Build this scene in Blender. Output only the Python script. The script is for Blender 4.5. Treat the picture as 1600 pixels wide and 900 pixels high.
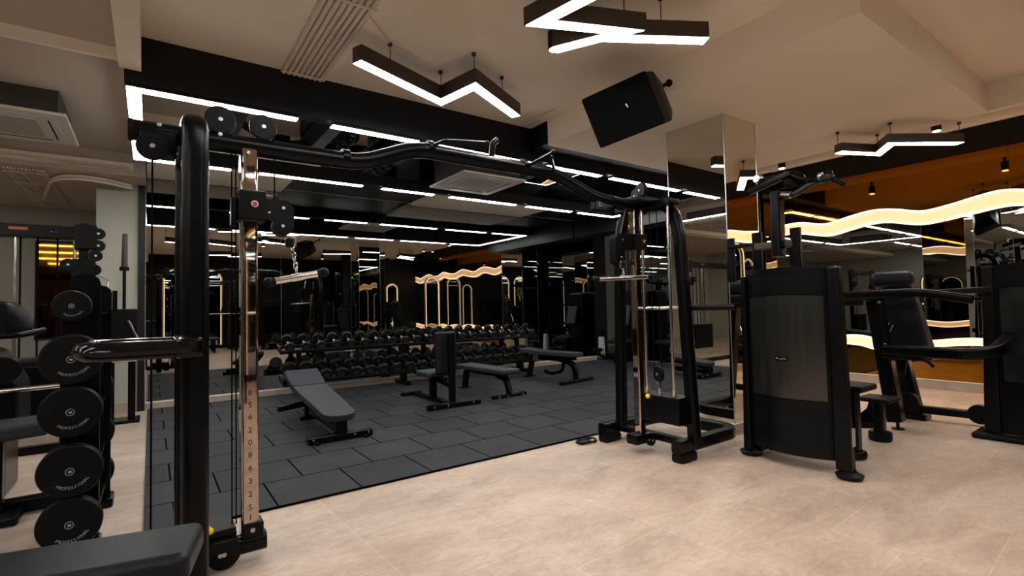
import bpy, bmesh, math, random
from mathutils import Vector, Matrix
random.seed(7)
for o in list(bpy.data.objects): bpy.data.objects.remove(o, do_unlink=True)
scn = bpy.context.scene
COL = scn.collection
PI = math.pi
R = math.radians

# ------------------------------------------------------------------ camera
YAW, PIT, ROL, FPX = 0.62194065, 0.03814616, -0.02235324, 789.1
fw = Vector((math.sin(YAW), math.cos(YAW), 0)); rt = Vector((math.cos(YAW), -math.sin(YAW), 0)); up = Vector((0, 0, 1))
f2 = fw*math.cos(PIT) + up*math.sin(PIT); u2 = up*math.cos(PIT) - fw*math.sin(PIT)
r3 = rt*math.cos(ROL) + u2*math.sin(ROL); u3 = u2*math.cos(ROL) - rt*math.sin(ROL)
cam_d = bpy.data.cameras.new('camera'); cam = bpy.data.objects.new('camera', cam_d); COL.objects.link(cam)
cam_d.sensor_width = 36; cam_d.lens = FPX/1600*36; cam_d.clip_start = 0.02; cam_d.clip_end = 200
cam.matrix_world = Matrix(((r3.x, u3.x, -f2.x, 0), (r3.y, u3.y, -f2.y, 0), (r3.z, u3.z, -f2.z, 1.2), (0, 0, 0, 1)))
scn.camera = cam

# ------------------------------------------------------------------ world, exposure, light strengths
w = bpy.data.worlds.new('world'); scn.world = w; w.use_nodes = True
w.node_tree.nodes['Background'].inputs[0].default_value = (0.9, 0.75, 0.6, 1)
w.node_tree.nodes['Background'].inputs[1].default_value = 0.02
vs = scn.view_settings
vs.view_transform = 'Standard'; vs.look = 'None'; vs.gamma = 1; vs.use_curve_mapping = False
vs.exposure = 2.42
LED_WHITE = 8.0        # white linear lights
LED_WARM = 0.20        # wavy warm bands
SPOT_W = 14.0         # ceiling cylinder spots

# ------------------------------------------------------------------ materials
def pbr(name, col, rough=0.5, metal=0.0, spec=0.5, noise=0.0, bump=0.0, scale=40, coat=0.0):
    m = bpy.data.materials.new(name); m.use_nodes = True
    nt = m.node_tree; b = nt.nodes['Principled BSDF']
    b.inputs['Base Color'].default_value = (*col, 1); b.inputs['Roughness'].default_value = rough
    b.inputs['Metallic'].default_value = metal; b.inputs['Specular IOR Level'].default_value = spec
    b.inputs['Coat Weight'].default_value = coat
    if noise or bump:
        tc = nt.nodes.new('ShaderNodeTexCoord'); n = nt.nodes.new('ShaderNodeTexNoise')
        n.inputs['Scale'].default_value = scale; n.inputs['Detail'].default_value = 5
        nt.links.new(tc.outputs['Object'], n.inputs['Vector'])
        if noise:
            cr = nt.nodes.new('ShaderNodeValToRGB')
            cr.color_ramp.elements[0].color = (*[max(0, c*(1-noise)) for c in col], 1); cr.color_ramp.elements[0].position = .3
            cr.color_ramp.elements[1].color = (*[c*(1+noise) for c in col], 1); cr.color_ramp.elements[1].position = .7
            nt.links.new(n.outputs['Fac'], cr.inputs['Fac']); nt.links.new(cr.outputs['Color'], b.inputs['Base Color'])
        if bump:
            bp = nt.nodes.new('ShaderNodeBump'); bp.inputs['Strength'].default_value = bump; bp.inputs['Distance'].default_value = .01
            nt.links.new(n.outputs['Fac'], bp.inputs['Height']); nt.links.new(bp.outputs['Normal'], b.inputs['Normal'])
    return m
def emis(name, col, s):
    m = bpy.data.materials.new(name); m.use_nodes = True; nt = m.node_tree
    b = nt.nodes['Principled BSDF']; b.inputs['Base Color'].default_value = (*[min(1, c) for c in col], 1)
    b.inputs['Emission Color'].default_value = (*col, 1); b.inputs['Emission Strength'].default_value = s
    return m
def mirror(name, col, rough=0.006):
    return pbr(name, col, rough, 1.0)
M = {}
M['steel'] = pbr('black_powder_coat', (.0022, .0022, .0025), .22, 0, .16, bump=.08, scale=400)
M['steel2'] = pbr('black_satin_paint', (.0028, .0028, .0032), .30, 0, .16)
M['gloss'] = pbr('gloss_black', (.002, .002, .0025), .12, 0, .3)
M['plastic'] = pbr('black_plastic', (.003, .003, .0034), .38, 0, .14)
M['rubber'] = pbr('black_rubber', (.0032, .0032, .0036), .5, 0, .15, noise=.15, scale=60)
M['head'] = pbr('dumbbell_head', (.0035, .0035, .004), .38, 0, .35)
M['vinyl'] = pbr('charcoal_vinyl', (.022, .026, .034), .46, 0, .3, bump=.12, scale=300)
M['vinylb'] = pbr('black_vinyl', (.0065, .0075, .0105), .42, 0, .22, bump=.12, scale=300)
M['chrome'] = pbr('polished_steel', (.72, .70, .68), .16, 1)
M['chrome2'] = pbr('mirror_steel_post', (.50, .42, .36), .03, 1)
M['bolt'] = pbr('zinc_bolt', (.55, .55, .55), .3, 1)
M['red'] = pbr('red_plastic', (.45, .01, .03), .4)
M['yellow'] = pbr('yellow_plastic', (.85, .62, .01), .35)
M['white'] = pbr('white_shell', (.55, .55, .54), .4)
M['ac'] = pbr('ac_white', (.74, .69, .63), .5)
M['acshade'] = pbr('ac_body_shade', (.045, .037, .031), .6)  # dark casing colour stands in for the soft shadow above the cassette
M['acg'] = pbr('ac_grille', (.48, .44, .40), .6)
M['print'] = pbr('grey_print', (.32, .32, .32), .5)
M['window'] = pbr('brushed_dark_window', (.085, .082, .076), .20, .9)
M['ring'] = pbr('dull_number_ring', (.05, .05, .05), .5)
M['ink'] = pbr('black_ink', (.003, .003, .003), .85, 0, .06)
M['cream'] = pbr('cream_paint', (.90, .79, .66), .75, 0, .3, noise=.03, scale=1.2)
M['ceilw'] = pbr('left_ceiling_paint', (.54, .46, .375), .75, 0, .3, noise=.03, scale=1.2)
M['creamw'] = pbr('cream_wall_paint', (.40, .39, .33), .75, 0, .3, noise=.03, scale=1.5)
M['grille'] = pbr('speaker_grille', (.0025, .0025, .0025), .9, 0, .03)
M['conduit'] = pbr('painted_conduit', (.74, .63, .52), .6)
M['blackp'] = pbr('black_ceiling_paint', (.0035, .0035, .0035), .5, 0, .3, noise=.2, scale=6)
M['bronze'] = pbr('brown_housing', (.045, .030, .022), .45, .2)
M['mclear'] = mirror('clear_mirror', (.38, .39, .37))
M['mpillar'] = mirror('pillar_mirror', (.76, .73, .64))
M['mamber'] = mirror('amber_mirror', (.31, .13, .015), .03)
M['mdark'] = mirror('dark_mirror', (.30, .32, .33), .01)
M['mceil'] = mirror('dark_ceiling_mirror', (.5, .5, .48), .01)
M['skirt'] = pbr('stone_skirting', (.36, .29, .23), .45, noise=.12, scale=6)
M['edge'] = pbr('polished_edge', (.80, .72, .62), .35)
M['led'] = emis('led_white', (1.0, .985, .96), LED_WHITE)
M['warm'] = emis('led_warm_panel', (1.0, .60, .33), LED_WARM)
M['warm2'] = emis('led_warm_edge', (1.0, .68, .42), LED_WARM*3.6)
M['archled'] = emis('led_arch', (1.0, .72, .38), .55)
M['gold'] = pbr('brass_frame', (.55, .38, .16), .3, 1)
M['orange'] = emis('orange_sign', (1.0, .35, .05), .8)
M['spot'] = emis('spot_lens', (1.0, .72, .5), 5)

def floor_mat():
    m = bpy.data.materials.new('beige_stone_tile'); m.use_nodes = True; nt = m.node_tree; N = nt.nodes; L = nt.links
    b = N['Principled BSDF']; geo = N.new('ShaderNodeNewGeometry')
    rot = N.new('ShaderNodeVectorRotate'); rot.rotation_type = 'Z_AXIS'; rot.inputs['Angle'].default_value = -R(3.0)
    L.new(geo.outputs['Position'], rot.inputs['Vector'])
    sep = N.new('ShaderNodeSeparateXYZ'); L.new(rot.outputs[0], sep.inputs[0])
    com = N.new('ShaderNodeCombineXYZ')
    ay = N.new('ShaderNodeMath'); ay.operation = 'ADD'; ay.inputs[1].default_value = 12.0 - .472 + .3
    ax = N.new('ShaderNodeMath'); ax.operation = 'ADD'; ax.inputs[1].default_value = 12.72*1 - 2.955 + .636*4 - .636*4 + .0
    L.new(sep.outputs['Y'], ay.inputs[0]); L.new(sep.outputs['X'], ax.inputs[0])
    L.new(ay.outputs[0], com.inputs['X']); L.new(ax.outputs[0], com.inputs['Y'])
    br = N.new('ShaderNodeTexBrick'); br.offset = .5; br.offset_frequency = 2; br.squash = 1
    br.inputs['Scale'].default_value = 1; br.inputs['Brick Width'].default_value = .6; br.inputs['Row Height'].default_value = .636
    br.inputs['Mortar Size'].default_value = .0022; br.inputs['Mortar Smooth'].default_value = .1; br.inputs['Bias'].default_value = 0
    br.inputs['Color1'].default_value = (.96, .96, .96, 1); br.inputs['Color2'].default_value = (1.04, 1.04, 1.04, 1)
    br.inputs['Mortar'].default_value = (1.28, 1.3, 1.3, 1)
    L.new(com.outputs[0], br.inputs['Vector'])
    mp = N.new('ShaderNodeMapping'); mp.inputs['Scale'].default_value = (1.0, 2.0, 1); L.new(geo.outputs['Position'], mp.inputs['Vector'])
    n1 = N.new('ShaderNodeTexNoise'); n1.inputs['Scale'].default_value = 1.6; n1.inputs['Detail'].default_value = 9; n1.inputs['Roughness'].default_value = .62; n1.inputs['Distortion'].default_value = .6
    L.new(mp.outputs[0], n1.inputs['Vector'])
    cr = N.new('ShaderNodeValToRGB'); e = cr.color_ramp.elements
    e[0].position = .30; e[0].color = (.33, .25, .195, 1); e[1].position = .72; e[1].color = (.53, .43, .35, 1)
    L.new(n1.outputs['Fac'], cr.inputs['Fac'])
    n2 = N.new('ShaderNodeTexNoise'); n2.inputs['Scale'].default_value = 7; n2.inputs['Detail'].default_value = 10; n2.inputs['Roughness'].default_value = .75; n2.inputs['Distortion'].default_value = 2.0
    L.new(mp.outputs[0], n2.inputs['Vector'])
    cr2 = N.new('ShaderNodeValToRGB'); e = cr2.color_ramp.elements
    e[0].position = .35; e[0].color = (.86, .85, .84, 1); e[1].position = .66; e[1].color = (1.16, 1.17, 1.18, 1)
    L.new(n2.outputs['Fac'], cr2.inputs['Fac'])
    m1 = N.new('ShaderNodeMix'); m1.data_type = 'RGBA'; m1.blend_type = 'MULTIPLY'; m1.inputs['Factor'].default_value = 1
    L.new(cr.outputs['Color'], m1.inputs['A']); L.new(cr2.outputs['Color'], m1.inputs['B'])
    m2 = N.new('ShaderNodeMix'); m2.data_type = 'RGBA'; m2.blend_type = 'MULTIPLY'; m2.inputs['Factor'].default_value = 1
    L.new(m1.outputs['Result'], m2.inputs['A']); L.new(br.outputs['Color'], m2.inputs['B'])
    L.new(m2.outputs['Result'], b.inputs['Base Color'])
    b.inputs['Roughness'].default_value = .42; b.inputs['Specular IOR Level'].default_value = .4
    bp = N.new('ShaderNodeBump'); bp.inputs['Strength'].default_value = .25; bp.inputs['Distance'].default_value = .002
    L.new(n2.outputs['Fac'], bp.inputs['Height']); L.new(bp.outputs['Normal'], b.inputs['Normal'])
    return m
M['floor'] = floor_mat()

def mat_mat():
    m = bpy.data.materials.new('rubber_tiles'); m.use_nodes = True; nt = m.node_tree; N = nt.nodes; L = nt.links
    b = N['Principled BSDF']; geo = N.new('ShaderNodeNewGeometry')
    mp = N.new('ShaderNodeMapping'); mp.inputs['Location'].default_value = (10.4 - .643 + .26, 10.2 - 3.4, 0); L.new(geo.outputs['Position'], mp.inputs['Vector'])
    br = N.new('ShaderNodeTexBrick'); br.offset = .5; br.inputs['Scale'].default_value = 1
    br.inputs['Brick Width'].default_value = .52; br.inputs['Row Height'].default_value = .51
    br.inputs['Mortar Size'].default_value = .006; br.inputs['Mortar Smooth'].default_value = .0; br.inputs['Bias'].default_value = 0
    br.inputs['Color1'].default_value = (.021, .0222, .0272, 1); br.inputs['Color2'].default_value = (.032, .0335, .040, 1); br.inputs['Mortar'].default_value = (.004, .004, .005, 1)
    L.new(mp.outputs[0], br.inputs['Vector'])
    n = N.new('ShaderNodeTexNoise'); n.inputs['Scale'].default_value = 3.0; n.inputs['Detail'].default_value = 8; n.inputs['Roughness'].default_value = .7; L.new(geo.outputs['Position'], n.inputs['Vector'])
    cr = N.new('ShaderNodeValToRGB'); cr.color_ramp.elements[0].position = .3; cr.color_ramp.elements[0].color = (.7, .7, .7, 1); cr.color_ramp.elements[1].position = .75; cr.color_ramp.elements[1].color = (1.4, 1.4, 1.4, 1)
    L.new(n.outputs['Fac'], cr.inputs['Fac'])
    mx = N.new('ShaderNodeMix'); mx.data_type = 'RGBA'; mx.blend_type = 'MULTIPLY'; mx.inputs['Factor'].default_value = 1
    L.new(br.outputs['Color'], mx.inputs['A']); L.new(cr.outputs['Color'], mx.inputs['B']); L.new(mx.outputs['Result'], b.inputs['Base Color'])
    b.inputs['Roughness'].default_value = .55
    sp = N.new('ShaderNodeMath'); sp.operation = 'MULTIPLY_ADD'; sp.inputs[1].default_value = -.14; sp.inputs[2].default_value = .14; L.new(br.outputs['Fac'], sp.inputs[0]); L.new(sp.outputs[0], b.inputs['Specular IOR Level'])
    n3 = N.new('ShaderNodeTexNoise'); n3.inputs['Scale'].default_value = 220; L.new(geo.outputs['Position'], n3.inputs['Vector'])
    ad = N.new('ShaderNodeMath'); ad.operation = 'MULTIPLY_ADD'; ad.inputs[1].default_value = .15
    iv = N.new('ShaderNodeMath'); iv.operation = 'SUBTRACT'; iv.inputs[0].default_value = 1; L.new(br.outputs['Fac'], iv.inputs[1])
    L.new(n3.outputs['Fac'], ad.inputs[0]); L.new(iv.outputs[0], ad.inputs[2])
    bp = N.new('ShaderNodeBump'); bp.inputs['Strength'].default_value = .8; bp.inputs['Distance'].default_value = .012
    L.new(ad.outputs[0], bp.inputs['Height']); L.new(bp.outputs['Normal'], b.inputs['Normal'])
    return m
M['mat'] = mat_mat()

# ------------------------------------------------------------------ helpers
def V(*a): return Vector(a)
def tag(o, label=None, cat=None, group=None, kind=None):
    if label: o['label'] = label
    if cat: o['category'] = cat
    if group: o['group'] = group
    if kind: o['kind'] = kind
    return o
def thing(name, label, cat, loc=(0, 0, 0), rz=0.0, group=None):
    o = bpy.data.objects.new(name, None); COL.objects.link(o); o.empty_display_size = .1
    o.location = loc; o.rotation_euler = (0, 0, rz)
    return tag(o, label, cat, group)
def kids(o): return [c for c in bpy.data.objects if c.parent == o]
def dup(src, loc, rz, label, group=None, scale=None):
    r = src.copy(); COL.objects.link(r); r.location = loc; r.rotation_euler = (0, 0, rz); r['label'] = label
    if group: r['group'] = group
    if scale: r.scale = scale
    for ch in kids(src):
        c = ch.copy(); COL.objects.link(c); c.parent = r
        for g in kids(ch):
            d = g.copy(); COL.objects.link(d); d.parent = c
    return r
def fillet(pts, rad, n=5):
    pts = [Vector(p) for p in pts]
    if len(pts) < 3 or rad <= 0: return pts
    out = [pts[0]]
    for i in range(1, len(pts)-1):
        a, p, c = pts[i-1], pts[i], pts[i+1]
        da, dc = (a-p), (c-p); la, lc = da.length, dc.length
        r_ = min(rad, la*.49, lc*.49); A = p + da.normalized()*r_; C_ = p + dc.normalized()*r_
        for k in range(n+1):
            t = k/n; out.append((1-t)**2*A + 2*t*(1-t)*p + t*t*C_)
    out.append(pts[-1]); return out
def rrect(w_, h_, r_=None, n=3):
    r_ = min(w_, h_)*.22 if r_ is None else min(r_, min(w_, h_)*.499)
    o = []
    for cx, cy, a0 in ((w_/2-r_, h_/2-r_, 0), (-w_/2+r_, h_/2-r_, 90), (-w_/2+r_, -h_/2+r_, 180), (w_/2-r_, -h_/2+r_, 270)):
        for k in range(n+1):
            a = R(a0+90*k/n); o.append((cx+r_*math.cos(a), cy+r_*math.sin(a)))
    return o
def circ(r_, n=14): return [(r_*math.cos(2*PI*k/n), r_*math.sin(2*PI*k/n)) for k in range(n)]

class MB:
    def __init__(s): s.bm = bmesh.new()
    def _add(s, fn):
        t = bmesh.new(); fn(t); me = bpy.data.meshes.new('t'); t.to_mesh(me); t.free(); s.bm.from_mesh(me); bpy.data.meshes.remove(me); return s
    def box(s, c, d, rot=(0, 0, 0), bev=.004, seg=2):
        def f(t):
            bmesh.ops.create_cube(t, size=1); bmesh.ops.scale(t, vec=d, verts=t.verts)
            b_ = min(bev, min(d)*.45)
            if b_ > 0: bmesh.ops.bevel(t, geom=list(t.edges), offset=b_, segments=seg, affect='EDGES', profile=.5)
            mt = Matrix.Translation(c) @ (Matrix.Rotation(rot[2], 4, 'Z') @ Matrix.Rotation(rot[1], 4, 'Y') @ Matrix.Rotation(rot[0], 4, 'X'))
            bmesh.ops.transform(t, matrix=mt, verts=t.verts)
        return s._add(f)
    def b2(s, lo, hi, bev=.004):
        lo, hi = Vector(lo), Vector(hi); return s.box((lo+hi)/2, tuple(abs(x) for x in (hi-lo)), bev=bev)
    def sweep(s, pts, prof, ref=None, caps=True, scl=None):
        pts = [Vector(p) for p in pts]; n = len(pts); m = len(prof)
        T = [((pts[min(i+1, n-1)]-pts[max(i-1, 0)]).normalized()) for i in range(n)]
        rings = []; prev = Vector(ref).normalized() if ref else None
        if prev is None:
            prev = Vector((0, 0, 1)) if abs(T[0].z) < .9 else Vector((1, 0, 0))
        for i in range(n):
            t = T[i]; base = Vector(ref).normalized() if ref else prev
            u_ = base - t*base.dot(t)
            if u_.length < 1e-3: u_ = prev - t*prev.dot(t)
            u_.normalize(); prev = u_; sd = t.cross(u_)
            k = scl[i] if scl else 1
            rings.append([s.bm.verts.new(pts[i]+sd*x*k+u_*y*k) for x, y in prof])
        for i in range(n-1):
            for j in range(m):
                s.bm.faces.new((rings[i][j], rings[i][(j+1) % m], rings[i+1][(j+1) % m], rings[i+1][j]))
        if caps:
            s.bm.faces.new(rings[0][::-1]); s.bm.faces.new(rings[-1])
        return s
    def tube(s, pts, r_, fil=0, seg=14, ref=None): return s.sweep(fillet(pts, fil), circ(r_, seg), ref)
    def rtube(s, pts, w_, h_, fil=0, ref=None, rad=None, n=5): return s.sweep(fillet(pts, fil, n), rrect(w_, h_, rad), ref)
    def cyl(s, a, b, r_, seg=28, bev=0.0, r2=None):
        a, b = Vector(a), Vector(b); d = (b-a); L_ = d.length; d.normalize(); r2 = r_ if r2 is None else r2
        if bev > 0:
            return s.sweep([a, a+d*bev*.3, a+d*bev, b-d*bev, b-d*bev*.3, b], circ(r_, seg), None, True, [1-bev/r_, 1-bev*.3/r_, 1, r2/r_, (r2-bev*.3)/r_, (r2-bev)/r_])
        return s.sweep([a, b], circ(r_, seg), None, True, [1, r2/r_])
    def prism(s, poly, o, ax, ay, az, depth):
        o, ax, ay, az = Vector(o), Vector(ax), Vector(ay), Vector(az)
        A = [s.bm.verts.new(o+ax*x+ay*y) for x, y in poly]; B = [s.bm.verts.new(o+ax*x+ay*y+az*depth) for x, y in poly]
        n = len(poly); s.bm.faces.new(A[::-1]); s.bm.faces.new(B)
        for i in range(n): s.bm.faces.new((A[i], A[(i+1) % n], B[(i+1) % n], B[i]))
        return s
    def hull(s, pts, bev=0):
        def f(t):
            vs_ = [t.verts.new(p) for p in pts]; r_ = bmesh.ops.convex_hull(t, input=vs_)
            junk = [g for g in r_['geom_unused'] + r_['geom_interior'] if isinstance(g, bmesh.types.BMVert)]
            if junk: bmesh.ops.delete(t, geom=list(set(junk)), context='VERTS')
            bmesh.ops.dissolve_limit(t, angle_limit=R(1), verts=t.verts, edges=t.edges)
            if bev: bmesh.ops.bevel(t, geom=list(t.edges), offset=bev, segments=2, affect='EDGES', profile=.5)
        return s._add(f)
    def sphere(s, c, r_, sc=(1, 1, 1)):
        def f(t):
            bmesh.ops.create_uvsphere(t, u_segments=16, v_segments=10, radius=r_)
            bmesh.ops.scale(t, vec=sc, verts=t.verts); bmesh.ops.translate(t, vec=c, verts=t.verts)
        return s._add(f)
    def cushion(s, c, d, rot=(0, 0, 0), r_=.02):
        return s.box(c, d, rot, bev=r_, seg=4)
    def build(s, name, mat, parent=None, label=None, world=False):
        if world and parent is not None:
            mt = (Matrix.Translation(parent.location) @ parent.rotation_euler.to_matrix().to_4x4()).inverted()
            bmesh.ops.transform(s.bm, matrix=mt, verts=s.bm.verts)
        bmesh.ops.recalc_face_normals(s.bm, faces=s.bm.faces)
        for f in s.bm.faces: f.smooth = True
        for e in s.bm.edges:
            if len(e.link_faces) == 2 and e.calc_face_angle(0) > R(34): e.smooth = False
        me = bpy.data.meshes.new(name); s.bm.to_mesh(me); s.bm.free()
        me.materials.append(M[mat] if isinstance(mat, str) else mat)
        o = bpy.data.objects.new(name, me); COL.objects.link(o)
        wn = o.modifiers.new('normals', 'WEIGHTED_NORMAL'); wn.keep_sharp = True; wn.weight = 100
        if parent is not None: o.parent = parent
        if label: o['label'] = label
        return o
def text(name, body, size, loc, xa, ya, mat, parent, world=True, label=None):
    """lettering laid on a surface: xa reading direction, ya up direction"""
    cu = bpy.data.curves.new(name, 'FONT'); cu.body = body; cu.size = size; cu.align_x = 'CENTER'; cu.align_y = 'CENTER'; cu.extrude = .0008; cu.resolution_u = 2
    tmp = bpy.data.objects.new('tmp', cu); COL.objects.link(tmp); bpy.context.view_layer.update()
    me = bpy.data.meshes.new_from_object(tmp.evaluated_get(bpy.context.evaluated_depsgraph_get()))
    bpy.data.objects.remove(tmp, do_unlink=True)
    xa, ya = Vector(xa).normalized(), Vector(ya).normalized(); za = xa.cross(ya)
    mt = Matrix(((xa.x, ya.x, za.x, loc[0]), (xa.y, ya.y, za.y, loc[1]), (xa.z, ya.z, za.z, loc[2]), (0, 0, 0, 1)))
    if world and parent is not None:
        mt = (Matrix.Translation(parent.location) @ parent.rotation_euler.to_matrix().to_4x4()).inverted() @ mt
    me.transform(mt); me.materials.clear(); me.materials.append(M[mat])
    o = bpy.data.objects.new(name, me); COL.objects.link(o)
    if parent is not None: o.parent = parent
    if label: o['label'] = label
    return o
def struct(name, mb, mat): return tag(mb.build(name, mat), kind='structure')
# ------------------------------------------------------------------ room shell
def sbox(name, lo, hi, mat, bev=0): return struct(name, MB().b2(lo, hi, bev), mat)
sbox('floor', (-7, -4.6, -.2), (8.84, 10.4, 0), 'floor')
sbox('wall_back', (-.13, 8.0, 0), (7.95, 8.2, 3.4), 'cream')
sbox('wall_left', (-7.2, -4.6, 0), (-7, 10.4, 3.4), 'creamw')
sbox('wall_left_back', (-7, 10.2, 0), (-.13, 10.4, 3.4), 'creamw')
sbox('wall_front', (-7, -4.8, 0), (8.6, -4.6, 3.5), 'blackp')
sbox('wall_front_right', (5.6, -2.4, 0), (8.44, -2.2, 3.4), 'blackp')
sbox('wall_right', (8.44, -4.6, 0), (8.64, 4.4, 3.5), 'cream')
sbox('wall_return_left', (-.13, 8.2, 0), (-.02, 10.4, 3.4), 'creamw')
sbox('wall_alcove_side', (8.64, 4.3, 0), (8.84, 9.15, 3.4), 'blackp')
sbox('wall_alcove_back', (7.95, 8.95, 0), (8.64, 9.15, 3.4), 'blackp')
sbox('wall_alcove_return', (8.44, 4.4, 0), (8.64, 4.42, 3.4), 'blackp')
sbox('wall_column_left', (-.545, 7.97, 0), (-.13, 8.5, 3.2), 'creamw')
# ceilings at their different levels
sbox('ceiling', (-.06, -4.6, 3.24), (3.54, 4.50, 3.4), 'cream')
sbox('ceiling_front_right', (3.54, -4.6, 3.24), (6.5, 1.20, 3.4), 'cream')
sbox('ceiling_soffit', (3.54, 1.20, 2.965), (6.5, 4.20, 3.4), 'cream')
sbox('ceiling_drop', (6.5, -4.6, 2.97), (6.56, 4.2, 3.4), 'cream')
sbox('ceiling_right', (6.56, -4.6, 3.33), (8.6, 4.3, 3.45), 'cream')
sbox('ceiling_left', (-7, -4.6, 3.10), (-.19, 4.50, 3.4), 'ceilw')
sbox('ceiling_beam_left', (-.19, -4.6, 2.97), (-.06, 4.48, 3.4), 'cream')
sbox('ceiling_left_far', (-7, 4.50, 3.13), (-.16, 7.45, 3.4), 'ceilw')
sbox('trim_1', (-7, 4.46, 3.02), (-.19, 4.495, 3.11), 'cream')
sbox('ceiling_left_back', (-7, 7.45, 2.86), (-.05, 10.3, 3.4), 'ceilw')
sbox('trim_2', (-7, 7.36, 2.90), (-.17, 7.44, 2.99), 'cream')
sbox('ceiling_black_right', (3.54, 4.20, 2.99), (7.9, 4.50, 3.4), 'blackp')
sbox('ceiling_recess', (-.16, 4.62, 3.36), (7.25, 6.54, 3.45), 'mceil')
sbox('ceiling_beam_row', (-.16, 4.50, 2.885), (7.3, 4.62, 3.45), 'blackp')
sbox('ceiling_beam_far', (-.16, 6.54, 2.885), (7.3, 6.64, 3.03), 'blackp')
sbox('ceiling_beam_side', (7.10, 4.62, 2.885), (7.2, 6.54, 3.45), 'blackp')
sbox('ceiling_recess_face', (-.16, 6.545, 3.03), (1.75, 6.60, 3.36), 'cream')
sbox('ceiling_recess_mirror', (1.75, 6.545, 3.03), (7.2, 6.60, 3.36), 'mceil')
sbox('ceiling_black_far', (-.05, 6.64, 3.03), (8.84, 9.1, 3.45), 'blackp')
sbox('ceiling_black_alcove', (7.25, 4.2, 3.03), (8.84, 6.64, 3.45), 'blackp')
sbox('ceiling_panel_far', (3.62, 6.90, 2.975), (5.95, 7.96, 3.03), 'cream')
sbox('ceiling_panel_left', (-.04, 7.10, 2.97), (1.55, 7.96, 3.03), 'cream')
sbox('ceiling_bulkhead', (7.38, 4.62, 2.66), (7.9, 7.96, 3.03), 'blackp')
for k, x in enumerate((.62, 1.50, 4.45)):
    sbox('ceiling_rib', (x, 4.63, 3.10), (x+.14, 6.53, 3.35), 'blackp', .01)
sbox('trim_3', (8.36, -4.6, 3.04), (8.44, 4.30, 3.325), 'blackp')
sbox('trim_4', (-.13, 7.93, 0), (-.055, 8.0, 3.0), 'blackp')
# skirtings with a pale polished top edge
sbox('baseboard_back', (-.05, 7.95, 0), (7.95, 8.0, .085), 'skirt', .002); sbox('trim_5', (-.05, 7.945, .085), (7.95, 8.0, .097), 'edge', .002)
sbox('baseboard_right', (8.39, -4.6, 0), (8.44, 4.3, .115), 'skirt', .002); sbox('trim_6', (8.385, -4.6, .115), (8.44, 4.3, .123), 'edge', .002)
sbox('baseboard_left', (-.56, 7.955, 0), (-.13, 7.97, .12), 'skirt', .002)
sbox('baseboard_left_back', (-7, 10.18, 0), (-.13, 10.2, .12), 'skirt', .002)

mt_ = tag(MB().b2((-.026, 3.4, 0), (8.38, 7.94, .016), .004).build('rubber_floor_mat', 'mat'), 'dark grey rubber tiled mat covering the free weight area floor', 'floor mat')

tag(MB().b2((7.955, 7.945, 0), (8.6, 8.88, .016), .004).build('rubber_floor_mat', 'mat'), 'small piece of dark rubber tiled mat inside the alcove beyond the racks', 'floor mat')

# ------------------------------------------------------------------ mirrors
def pane(lo, hi, mat, label, group=None, name='wall_mirror'):
    return tag(MB().b2(lo, hi, 0).build(name, mat), label, 'mirror', group)
xs = [-.05, 1.56, 3.15, 4.76, 6.35, 7.95]
nm = ['leftmost', 'second from left', 'middle', 'fourth from left', 'rightmost']
for i in range(5):
    pane((xs[i]+.002, 7.985, .098), (xs[i+1]-.002, 8.0, 3.02), 'mclear', 'tall clear wall mirror panel behind the dumbbell racks, %s of the five' % nm[i], 'mirror panels of the back wall')
ys = [4.397, 3.90, 2.65, 1.40, .15, -1.10, -2.19]
place = ['the narrow one by the mirrored column', 'directly behind the pull up handles', 'behind the black head cushion', 'nearest the right weight tower', 'first one reflected in the back mirror', 'second one reflected in the back mirror', 'third one reflected in the back mirror', 'last one by the dark front wall']
for i in range(6):
    pane((8.425, ys[i+1]+.002, 1.0+1.30), (8.44, ys[i]-.002, 3.05), 'mamber', 'amber tinted mirror panel above the upper wavy light, %s' % place[i], 'upper amber mirror panels')
    pane((8.425, ys[i+1]+.002, .60), (8.44, ys[i]-.002, 2.30), 'mclear', 'clear mirror panel between the two wavy lights, %s' % place[i], 'clear mirror panels of the right wall')
    pane((8.425, ys[i+1]+.002, .124), (8.44, ys[i]-.002, .60), 'mamber', 'low amber mirror panel under the lower wavy light, %s' % place[i], 'lower amber mirror panels')
for i, (a, b) in enumerate(((4.42, 5.5), (5.5, 6.7), (6.7, 7.9), (7.9, 8.94))):
    pane((8.62, a+.002, .02), (8.64, b-.002, 3.0), 'mdark', 'dark tinted glass panel of the alcove side wall, %s from the back corner' % ['fourth', 'third', 'second', 'first'][i], 'dark glass panels of the alcove')
pane((7.97, 8.89, .03), (8.60, 8.91, 3.0), 'mdark', 'dark tinted glass panel on the far alcove wall', name='glass_panel')
pane((-1.36, 10.17, .9), (-.90, 10.2, 2.32), 'mamber', 'narrow amber mirror on the pale far left wall', name='wall_mirror')
tag(MB().b2((-1.39, 10.165, .87), (-.87, 10.185, .9), 0).b2((-1.39, 10.165, 2.32), (-.87, 10.185, 2.35), 0).b2((-1.39, 10.165, .9), (-1.36, 10.185, 2.32), 0).b2((-.9, 10.165, .9), (-.87, 10.185, 2.32), 0).build('mirror_frame', 'blackp'), 'thin black frame around the narrow amber mirror', 'frame')

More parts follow.
